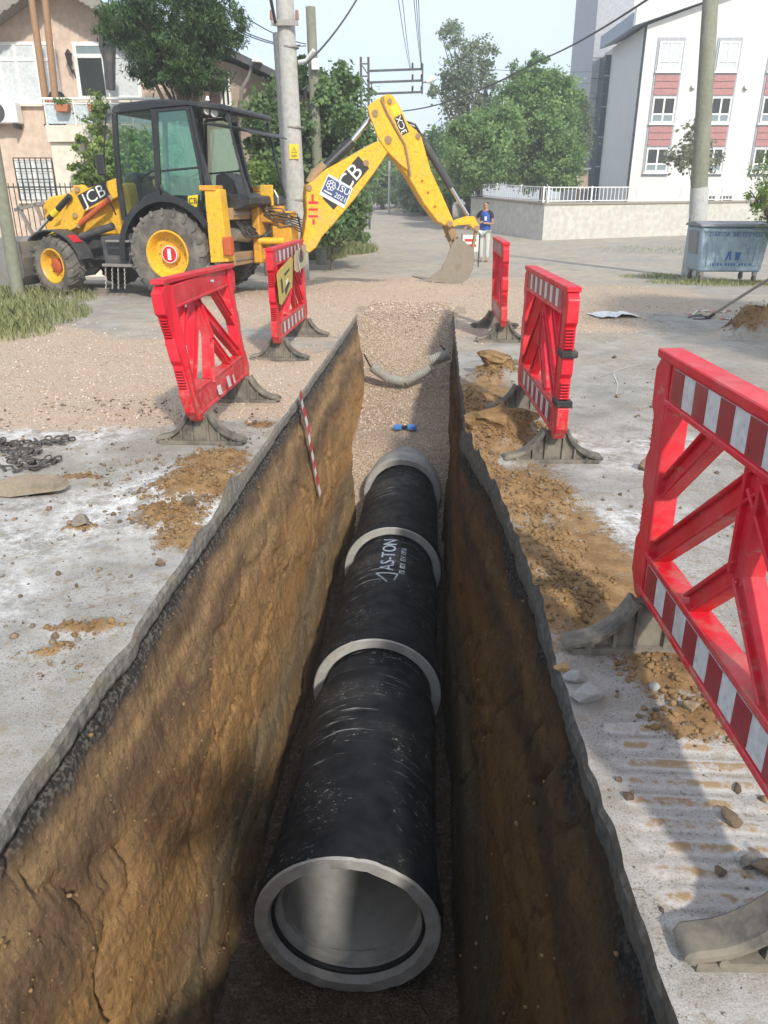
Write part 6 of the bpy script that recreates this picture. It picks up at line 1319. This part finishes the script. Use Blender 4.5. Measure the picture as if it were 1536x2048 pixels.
# sign plates tied to the far left barrier
MYP = worn('faded_yellow_plate', (.55, .45, .10), .5, (.40, .35, .25), .45, 5, bump=0); pn = np.array([1., 0, 0])
def plate(pts, x, name, mat, par, th=.004): return MB().prism([onplane(*p, (x, 0, 0), pn) for p in pts], (th, 0, 0)).build(name, mat, par, 'W')
c = onplane(565, 560, (-1.54, 0, 0), pn); t = thing('warning_sign', 'slanting yellow warning sign plate tied to the red barrier', 'sign', tuple(c), 0)
plate([(553, 550), (557, 541), (582, 514), (585, 518), (584, 572), (563, 610), (559, 608)], -1.545, 'plate', MYP, t)
for pts in ([(561, 560), (564, 556), (567, 583), (564, 588)], [(568, 548), (578, 536), (579, 540), (570, 552)], [(569, 580), (577, 562), (580, 566), (572, 590)], [(572, 562), (576, 556), (577, 568), (573, 574)]): plate(pts, -1.5405, 'sign_mark', MBLD if pts[0][0] < 570 else MWHT, t, .002)
c = onplane(600, 520, (-1.54, 0, 0), pn); t = thing('direction_sign', 'pale sign plate with a dark round mark tied on top of the barrier', 'sign', tuple(c), 0)
plate([(588, 512), (592, 502), (609, 488), (612, 492), (611, 530), (594, 545), (589, 541)], -1.535, 'plate', worn('faded_cream_plate', (.50, .44, .26), .5, (.35, .3, .22), .4, 5, bump=0), t); plate([(602+5*math.cos(a), 512+13*math.sin(a)) for a in np.linspace(0, 6.28, 13)[:-1]], -1.5305, 'round_mark', MDG, t, .002)
t = thing('tape_tie', 'pink and white tape knotted round the sign plates', 'tape', tuple(onplane(598, 492, (-1.52, 0, 0), pn)), 0)
for pts in ([(596, 486), (599, 500), (597, 520), (601, 545)], [(600, 486), (604, 500), (606, 515)], [(588, 570), (590, 600), (594, 640)], [(590, 488), (598, 484), (606, 487)]): ribbon([onplane(*p, (-1.522, 0, 0), pn) for p in pts], .035, (0, 1, .2)).build('strip', MTW if len(pts) > 3 else MTR, t, 'W', fix=False)
# notice board by the worker
nD = 22.; t = px_thing('notice_board', 'small white notice board with red lettering behind the digging bucket', 'sign', 944, 518, nD); x0, x1, z0_, z1_ = rect(925, 470, 957, 503, nD); zb_ = float(terrain(*atD(944, 500, nD)[:2])); t.location.z = zb_; ROOT[t.name] = Matrix.Translation(t.location) @ Matrix.Rotation(PSI, 4, 'Z')
MB().bx(x0, x1, nD, nD+.02, z0_, z1_).build('board', MWHT, t, 'A')
for x in (x0-.02, x1+.02): MB().bx(x-.015, x+.015, nD, nD+.03, zb_, z1_+.02).build('leg', MIRON, t, 'A')
m = MB()
for k in range(2): m.bx(x0+.06, x1-.06, nD-.006, nD-.002, z0_+.12+k*.14, z0_+.19+k*.14)
m.build('lettering_band', MREDD, t, 'A')

# ------------------------------------------------------------------ chain, stones, asphalt chunks
MCHN = worn('rusty_dark_chain', (.10, .092, .085), .7, (.27, .23, .18), .6, 12, metal=.4)
cp = [(-30, 915), (10, 888), (50, 903), (100, 886), (148, 882), (110, 893), (70, 890), (25, 895), (5, 908), (45, 912), (85, 905), (60, 918), (15, 925), (40, 935), (90, 928), (125, 922), (95, 936), (60, 930), (80, 943), (50, 940), (30, 948), (0, 938), (-25, 945)]
P = []
for a, b_ in zip(cp[:-1], cp[1:]):
    A0, B0 = gp(*a), gp(*b_); n = max(2, int(np.linalg.norm(B0-A0)/.034))
    for i in range(n): P.append(A0+(B0-A0)*i/n+np.array([.012*random.uniform(-1, 1), .02*random.uniform(-1, 1), 0]))
t = thing('steel_chain', 'heap of heavy dark steel chain lying on the asphalt', 'chain', tuple(gp(60, 915)), 0); link_me = None
for i in range(len(P)-1):
    p = (P[i]+P[i+1])/2; d = P[i+1]-P[i]; yaw = math.atan2(d[1], d[0])
    if link_me is None:
        q_ = [np.array([.026*math.cos(a)*1.0, .015*math.sin(a), 0]) for a in np.linspace(0, 2*math.pi, 13)]; o = MB().tube(q_, .0058, 6, cap=False).build('link', MCHN, t, sm=True); link_me = o.data
    else: o = bpy.data.objects.new('link', link_me); COL.objects.link(o); o.parent = t
    o.location = (p[0]-t.location.x, p[1]-t.location.y, .016+.012*(i % 3)+float(gz(np.array(p[0]), np.array(p[1])))); o.rotation_euler = (R(12) if i % 2 else R(48), R(random.uniform(-12, 12)), yaw)
def rock(name, label, px, py, r, sq, mat, cat='stone', group=None, seed=0, z=None, jit=.13, rot=0.0, n=3):
    p = gp(px, py); bm = bmesh.new(); bmesh.ops.create_icosphere(bm, subdivisions=n, radius=1.0); sd_ = seed*3.7
    V = np.array([v.co[:] for v in bm.verts]); rg = np.random.default_rng(int(seed)+5); pn_ = rg.normal(size=(11, 3)); pn_ /= np.linalg.norm(pn_, axis=1)[:, None]
    for nn_, d_0 in zip(pn_, rg.uniform(.45, .8, 11)): V = V-np.maximum(0, V @ nn_-d_0)[:, None]*nn_
    k = 1+jit*.9*fbm(V[:, 0]*3+sd_, V[:, 1]*3, V[:, 2]*3, o=3); V = V*k[:, None]*np.array(sq)*r*1.2
    for v, c in zip(bm.verts, V): v.co = c
    me = bpy.data.meshes.new(name); bm.to_mesh(me); bm.free(); me.materials.append(mat); fattr(me, 'tint', np.full(len(me.vertices), (seed*.37) % 1))
    o = bpy.data.objects.new(name, me); COL.objects.link(o); zz = float(gz(np.array(p[0]), np.array(p[1]))); o.location = (p[0], p[1], zz+r*sq[2]*(.55 if z is None else z)); o.rotation_euler = (0, 0, rot); tagp(o, label, cat, group); return o
MRKC = concrete_mat('broken_asphalt', (.30, .295, .28), (.42, .415, .40), 14, (.2, .17, .13), .3)
rock('stone_slab', 'flat broken slab of tan stone lying beside the chain', 68, 985, .14, (1.3, .75, .42), worn('tan_stone', (.27, .22, .155), .9, (.11, .09, .065), .6, 9, bump=.6), 'slab', seed=4, rot=.15, jit=.2)
rock('asphalt_chunk', 'larger pale grey asphalt chunk broken off the trench edge', 1166, 1398, .055, (1.0, .85, .6), MRKC, 'asphalt chunk', seed=2); rock('asphalt_chunk', 'smaller pale grey asphalt chunk behind the larger broken one', 1152, 1362, .042, (1.0, .7, .6), MRKC, 'asphalt chunk', seed=5, rot=.5)
rock('ochre_stone', 'small round ochre stone by the barrier foot', 1122, 1340, .028, (1, .9, .6), worn('ochre_stone', (.42, .26, .12), .9, (.2, .14, .08), .3, 12), 'stone', seed=3)
rock('soil_clod', 'brown soil clod beside the clean barrier', 1290, 940, .06, (.9, .8, .8), MCL, 'clod', seed=2); rock('soil_clod', 'rounded tan clod on top of the spoil heap by the strapped barrier', 985, 752, .17, (1.1, .8, .5), MSO, 'clod', seed=6, z=-.1, jit=.4); rock('soil_clod', 'large tan clod in the spoil between barrier and trench', 1005, 880, .18, (1.2, .8, .4), MSO, 'clod', seed=14, z=-.2, jit=.4)
LS = ((1030, 728, .07, 'grey stone behind the strapped barrier'), (1235, 795, .035, 'small dark stone on bare asphalt right of the strapped barrier'), (1228, 716, .04, 'grey stone on the chalk marked asphalt'), (1075, 960, .03, 'stone in front of the strapped barrier foot'), (1500, 1730, .035, 'tan clod just above the near barrier foot'), (1440, 1750, .022, 'tiny clod beside the near barrier foot'), (1525, 1740, .045, 'largest clod behind the near barrier foot'), (1310, 1380, .03, 'clod under the clean barrier by its foot'), (1460, 1640, .04, 'flat brown clod on the track marked asphalt'), (1380, 1430, .04, 'clod on the sandy patch under the clean barrier'), (1255, 1595, .025, 'pebble beside the crack in the asphalt edge'), (100, 1020, .025, 'grey pebble in front of the tan slab'), (165, 1060, .07, 'lumpy brown clod on the white dusted asphalt'), (380, 1022, .06, 'grey stone lodged in the brown soil by the trench'), (30, 1040, .02, 'pebble in front of the chain heap'), (120, 1080, .02, 'dark pebble beside the lumpy brown clod'), (320, 1130, .035, 'reddish clod at the edge of the soil patch'), (200, 1140, .02, 'pebble on the grey asphalt near the soil patch'), (1240, 990, .02, 'pebble left of the clean barrier post'), (1220, 1020, .02, 'pebble on white dust beyond the barrier foot'))
for i, (px, py, r, lab) in enumerate(LS): rock('loose_stone', lab, px, py, r*.75, (1, .85, .65), MCL, 'stone', 'loose stones on the asphalt', seed=20+i, rot=i, n=2)
t = thing('grass_tuft', 'dry grass tuft at the foot of the trench wall', 'grass', (.05, 2.75, -1.85), 0); m = MB()
for i in range(14): a = random.uniform(0, 6.28); m.tube([(0, 0, 0), (.03*math.cos(a), .03*math.sin(a), .08), (.09*math.cos(a), .09*math.sin(a), .13)], [.003, .002, .0008], 4)
m.build('blades', worn('dry_straw', (.35, .27, .15), .8, (.2, .15, .1), .3, 9), t)

# ------------------------------------------------------------------ people
MSK = worn('skin', (.40, .23, .15), .6, (.35, .2, .13), .1, 8, bump=0); MHAIR = plain('dark_hair', (.012, .010, .009), .6); MVEST = worn('blue_vest', (.035, .09, .40), .7, (.05, .08, .2), .3, 8, bump=.2); MTEE = plain('dark_tee', (.025, .027, .032), .8); MTRO = worn('white_trousers', (.62, .61, .58), .85, (.4, .37, .32), .35, 5, bump=.2); MSHOE = plain('dusty_boots', (.16, .13, .10), .8)
def skin(name, verts, edges, mat, parent, root=0, sub=1):
    me = bpy.data.meshes.new(name); me.from_pydata([v[:3] for v in verts], edges, []); o = bpy.data.objects.new(name, me); COL.objects.link(o)
    m = o.modifiers.new('s', 'SKIN'); 
    for i, v in enumerate(verts): r = v[3]; me.skin_vertices[0].data[i].radius = r if isinstance(r, tuple) else (r, r); me.skin_vertices[0].data[i].use_root = i == root
    m.use_smooth_shade = True; s = o.modifiers.new('d', 'SUBSURF'); s.levels = sub; s.render_levels = sub
    bpy.context.view_layer.update(); me2 = bpy.data.meshes.new_from_object(o.evaluated_get(bpy.context.evaluated_depsgraph_get())); bpy.data.objects.remove(o); bpy.data.meshes.remove(me)
    me2.materials.clear(); return link(name, me2, mat, parent, True)
def person(label, loc, rz, h=1.72, lh=None, rh=None, le=None, re=None, cloth=(None, None, None, None), hair=MHAIR, vest=None, group=None, detail=True, bulk=1.0):
    """x to the figure's left, -y is where it looks"""
    t = thing('person', label, 'person', loc, rz, group); k = h/1.72
    lh = lh or (.30, -.05, .82); rh = rh or (-.30, -.05, .82); le = le or (.29, .02, 1.12); re = re or (-.29, .02, 1.12)
    V = [(0, 0, .93, (.15, .11)), (0, 0, 1.10, (.135, .10)), (0, .0, 1.30, (.165, .11)), (0, 0, 1.44, (.12, .085)), (0, -.01, 1.50, .055), (0, -.015, 1.57, (.07, .085)), (0, -.015, 1.66, (.075, .09)), (0, -.005, 1.71, .05),
         (.19, 0, 1.41, .055), (*le, .042), (*lh, .032), (-.19, 0, 1.41, .055), (*re, .042), (*rh, .032),
         (.09, 0, .88, .085), (.10, -.01, .50, .058), (.10, .01, .10, .042), (.11, -.13, .035, .035), (-.09, 0, .88, .085), (-.10, -.01, .50, .058), (-.10, .01, .10, .042), (-.11, -.13, .035, .035)]
    E = [(0, 1), (1, 2), (2, 3), (3, 4), (4, 5), (5, 6), (6, 7), (3, 8), (8, 9), (9, 10), (3, 11), (11, 12), (12, 13), (0, 14), (14, 15), (15, 16), (16, 17), (0, 18), (18, 19), (19, 20), (20, 21)]
    sc = lambda vs: [tuple(c*k for c in v[:3])+((tuple(a*k*bulk for a in v[3]) if isinstance(v[3], tuple) else v[3]*k*bulk),) for v in vs]
    body = skin('body', sc(V), E, MSK, t)
    def grow(ids, ed, g, nm, mt):
        vs = [V[i][:3]+((tuple(a+g for a in V[i][3]) if isinstance(V[i][3], tuple) else V[i][3]+g),) for i in ids]; return skin(nm, sc(vs), ed, mt, t)
    tee, vst, tro, sho = cloth
    mid = lambda a, b_, u: tuple(V[a][j]+(V[b_][j]-V[a][j])*u for j in range(3))
    if tee:
        vs = [V[0][:3]+((.160, .12),), V[1][:3]+((.15, .115),), V[2][:3]+((.178, .125),), V[3][:3]+((.13, .097),), V[8][:3]+(.07,), mid(8, 9, .6)+(.062,), V[11][:3]+(.07,), mid(11, 12, .6)+(.062,)]
        skin('shirt', sc(vs), [(0, 1), (1, 2), (2, 3), (3, 4), (4, 5), (3, 6), (6, 7)], tee, t)
    if vst:
        vs = [(0, 0, .86, (.19, .15)), (0, 0, .98, (.19, .15)), V[1][:3]+((.185, .15),), V[2][:3]+((.205, .155),), (0, 0, 1.42, (.19, .14)), (0, 0, 1.48, (.12, .10))]; skin('vest', sc(vs), [(0, 1), (1, 2), (2, 3), (3, 4), (4, 5)], vst, t)
        for s2 in (-.07, .07): MB().bx(s2*k-.035*k, s2*k+.035*k, -.172*k, -.150*k, 1.2*k, 1.32*k).build('vest_patch', MWHT if s2 > 0 else MTEE, t)
    if tro:
        vs = [(0, 0, .95, (.158, .12)), (.09, 0, .86, .102), (.10, -.01, .50, .078), (.10, .01, .09, .066), (-.09, 0, .86, .102), (-.10, -.01, .50, .078), (-.10, .01, .09, .066)]; skin('trousers', sc(vs), [(0, 1), (1, 2), (2, 3), (0, 4), (4, 5), (5, 6)], tro, t)
    if sho:
        for s2 in (-1, 1): skin('shoe', sc([(s2*.10, .03, .05, .05), (s2*.105, -.06, .04, .045), (s2*.11, -.15, .03, .035)]), [(0, 1), (1, 2)], sho, t)
    if hair:
        skin('hair', sc([(0, .02, 1.60, (.072, .075)), (0, .01, 1.68, (.083, .095)), (0, .0, 1.725, .06)]), [(0, 1), (1, 2)], hair, t)
    if detail:
        fc = MB(); fc.lump((0, -.105*k, 1.60*k), .018*k, (.7, 1, 1.3), 0); fc.build('nose', MSK, body)
        for s2 in (-1, 1): MB().lump((s2*.03*k, -.092*k, 1.635*k), .011*k, (1.3, .6, .8), 0).build('eye', MHAIR, body); MB().lump((s2*.078*k, .0, 1.615*k), .022*k, (.4, .8, 1.3), 0).build('ear', MSK, body)
        MB().lump((0, -.098*k, 1.555*k), .016*k, (1.6, .5, .4), 0).build('mouth', MRD, body)
        for hd, el in ((lh, le), (rh, re)):
            d = np.array(hd)-np.array(el); d /= np.linalg.norm(d); sd2 = np.cross(d, (0, 1, 0)); sd2 /= np.linalg.norm(sd2)+1e-6
            vs = [tuple(np.array(hd))+(.03,), tuple(np.array(hd)+d*.06)+((.036, .022),)]; ed = [(0, 1)]
            for j, (o_, l_) in enumerate(((-.027, .05), (-.009, .06), (.009, .057), (.026, .045))):
                a = np.array(hd)+d*.075+sd2*o_; b2 = a+d*l_*.6; c2 = b2+(d*.6+np.array([0, -.5, -.2])*.5)*l_*.6; i0_ = len(vs); vs += [tuple(a)+(.010,), tuple(b2)+(.009,), tuple(c2)+(.008,)]; ed += [(1, i0_), (i0_, i0_+1), (i0_+1, i0_+2)]
            a = np.array(hd)+d*.03+sd2*-.035; i0_ = len(vs); vs += [tuple(a)+(.011,), tuple(a+d*.03-sd2*.02)+(.009,)]; ed += [(0, i0_), (i0_, i0_+1)]
            skin('hand', sc(vs), ed, MSK, body)
    return t
wp = ongnd(967, 524)
person('worker in blue vest and white trousers standing beside the digging bucket', tuple(wp), PSI+R(-30), 1.68, lh=(.02, -.24, 1.14), le=(.27, -.05, 1.10), rh=(-.52, -.14, 1.02), re=(-.36, .0, 1.16), cloth=(MTEE, MVEST, MTRO, MSHOE))
bp_ = np.array(MA @ Vector(al(122, 250, BD+.45))); bp_[2] = bz0+.10
person('person in a dark top leaning on the balcony rail', tuple(bp_), PSI+R(35), float(al(125, 168, BD+.5)[2]-bz0-.10), lh=(.36, -.42, .98), le=(.30, -.12, 1.05), rh=(-.10, -.36, .98), re=(-.30, -.12, 1.08), cloth=(MTEE, None, MTEE, MSHOE), hair=worn('grey_brown_hair', (.22, .16, .11), .8, (.3, .25, .2), .3, 9))
for px, lab, c in ((773, 'distant person in a red top at the end of the road', MRD), (786, 'distant person in a blue top at the end of the road', MVEST)):
    D = 82.; w = atD(px, 412, D); person(lab, (w[0], w[1], float(terrain(w[0], w[1]))), PSI+.4, 1.7, cloth=(c, None, MTEE, MSHOE), detail=False)
# the person taking the picture stands at the end of the trench: only the shadow is seen
person('person taking the picture at the trench end, phone arms raised', (.60, -.42, 0), R(180), 1.76, lh=(.58, -.24, 1.46), le=(.42, .0, 1.20), rh=(.48, -.26, 1.44), re=(-.02, -.28, 1.16), cloth=(MTEE, None, MTEE, MSHOE), detail=False, bulk=1.4)
for k_, pts in enumerate((((1185, 758), (1215, 748), (1250, 736), (1283, 728)), ((1232, 795), (1236, 770), (1228, 750)), ((1180, 830), (1200, 815), (1215, 800)))):
    P = [gp(*p) for p in pts]; P = [p+np.array([0, 0, float(gz(np.array(p[0]), np.array(p[1])))+.006]) for p in P]
    tagp(ribbon(P, .03, (.4, .9, 0)).build('chalk_mark', worn('chalk', (.66, .66, .64), .9, (.36, .35, .33), .8, 9, bump=0), None, 'W', fix=False), kind='structure')
# far house peeping over the trees
w = atD(775, 400, 95.); t = thing('far_house', 'small pale house peeping through at the end of the road', 'house', (w[0], w[1], float(terrain(w[0], w[1]))), PSI); a = al(762, 345, 95.); b_ = al(800, 345, 95.); zb_ = float(terrain(w[0], w[1]))
MB().bx(a[0], b_[0], 95, 100, zb_-.2, al(780, 330, 95)[2]).build('wall', MPE, t, 'A'); xm = (a[0]+b_[0])/2; z_ = al(780, 330, 95)[2]; MB().prism([(a[0]-.3, 94.6, z_), (b_[0]+.3, 94.6, z_), (xm, 94.6, z_+1.2)], (0, 6, 0)).build('roof', MROOF, t, 'A')
for dx in (-1, .6): MB().bx(xm+dx, xm+dx+.7, 94.95, 94.99, z_-1.6, z_-.6).build('window', MPANE, t, 'A')
# ------------------------------------------------------------------ summer haze
hm = bpy.data.materials.new('haze_air'); hm.use_nodes = True; ht = hm.node_tree; ht.nodes.clear(); ho = ht.nodes.new('ShaderNodeOutputMaterial'); hv = ht.nodes.new('ShaderNodeVolumePrincipled')
hv.inputs['Density'].default_value = .0024; hv.inputs['Color'].default_value = (.94, .96, 1, 1); ht.links.new(hv.outputs[0], ho.inputs['Volume'])
tagp(MB().bx(-275, 275, -8, 440, -3.0, 20).build('haze', hm), 'thin pale summer haze hanging in the air', 'haze', kind='stuff')
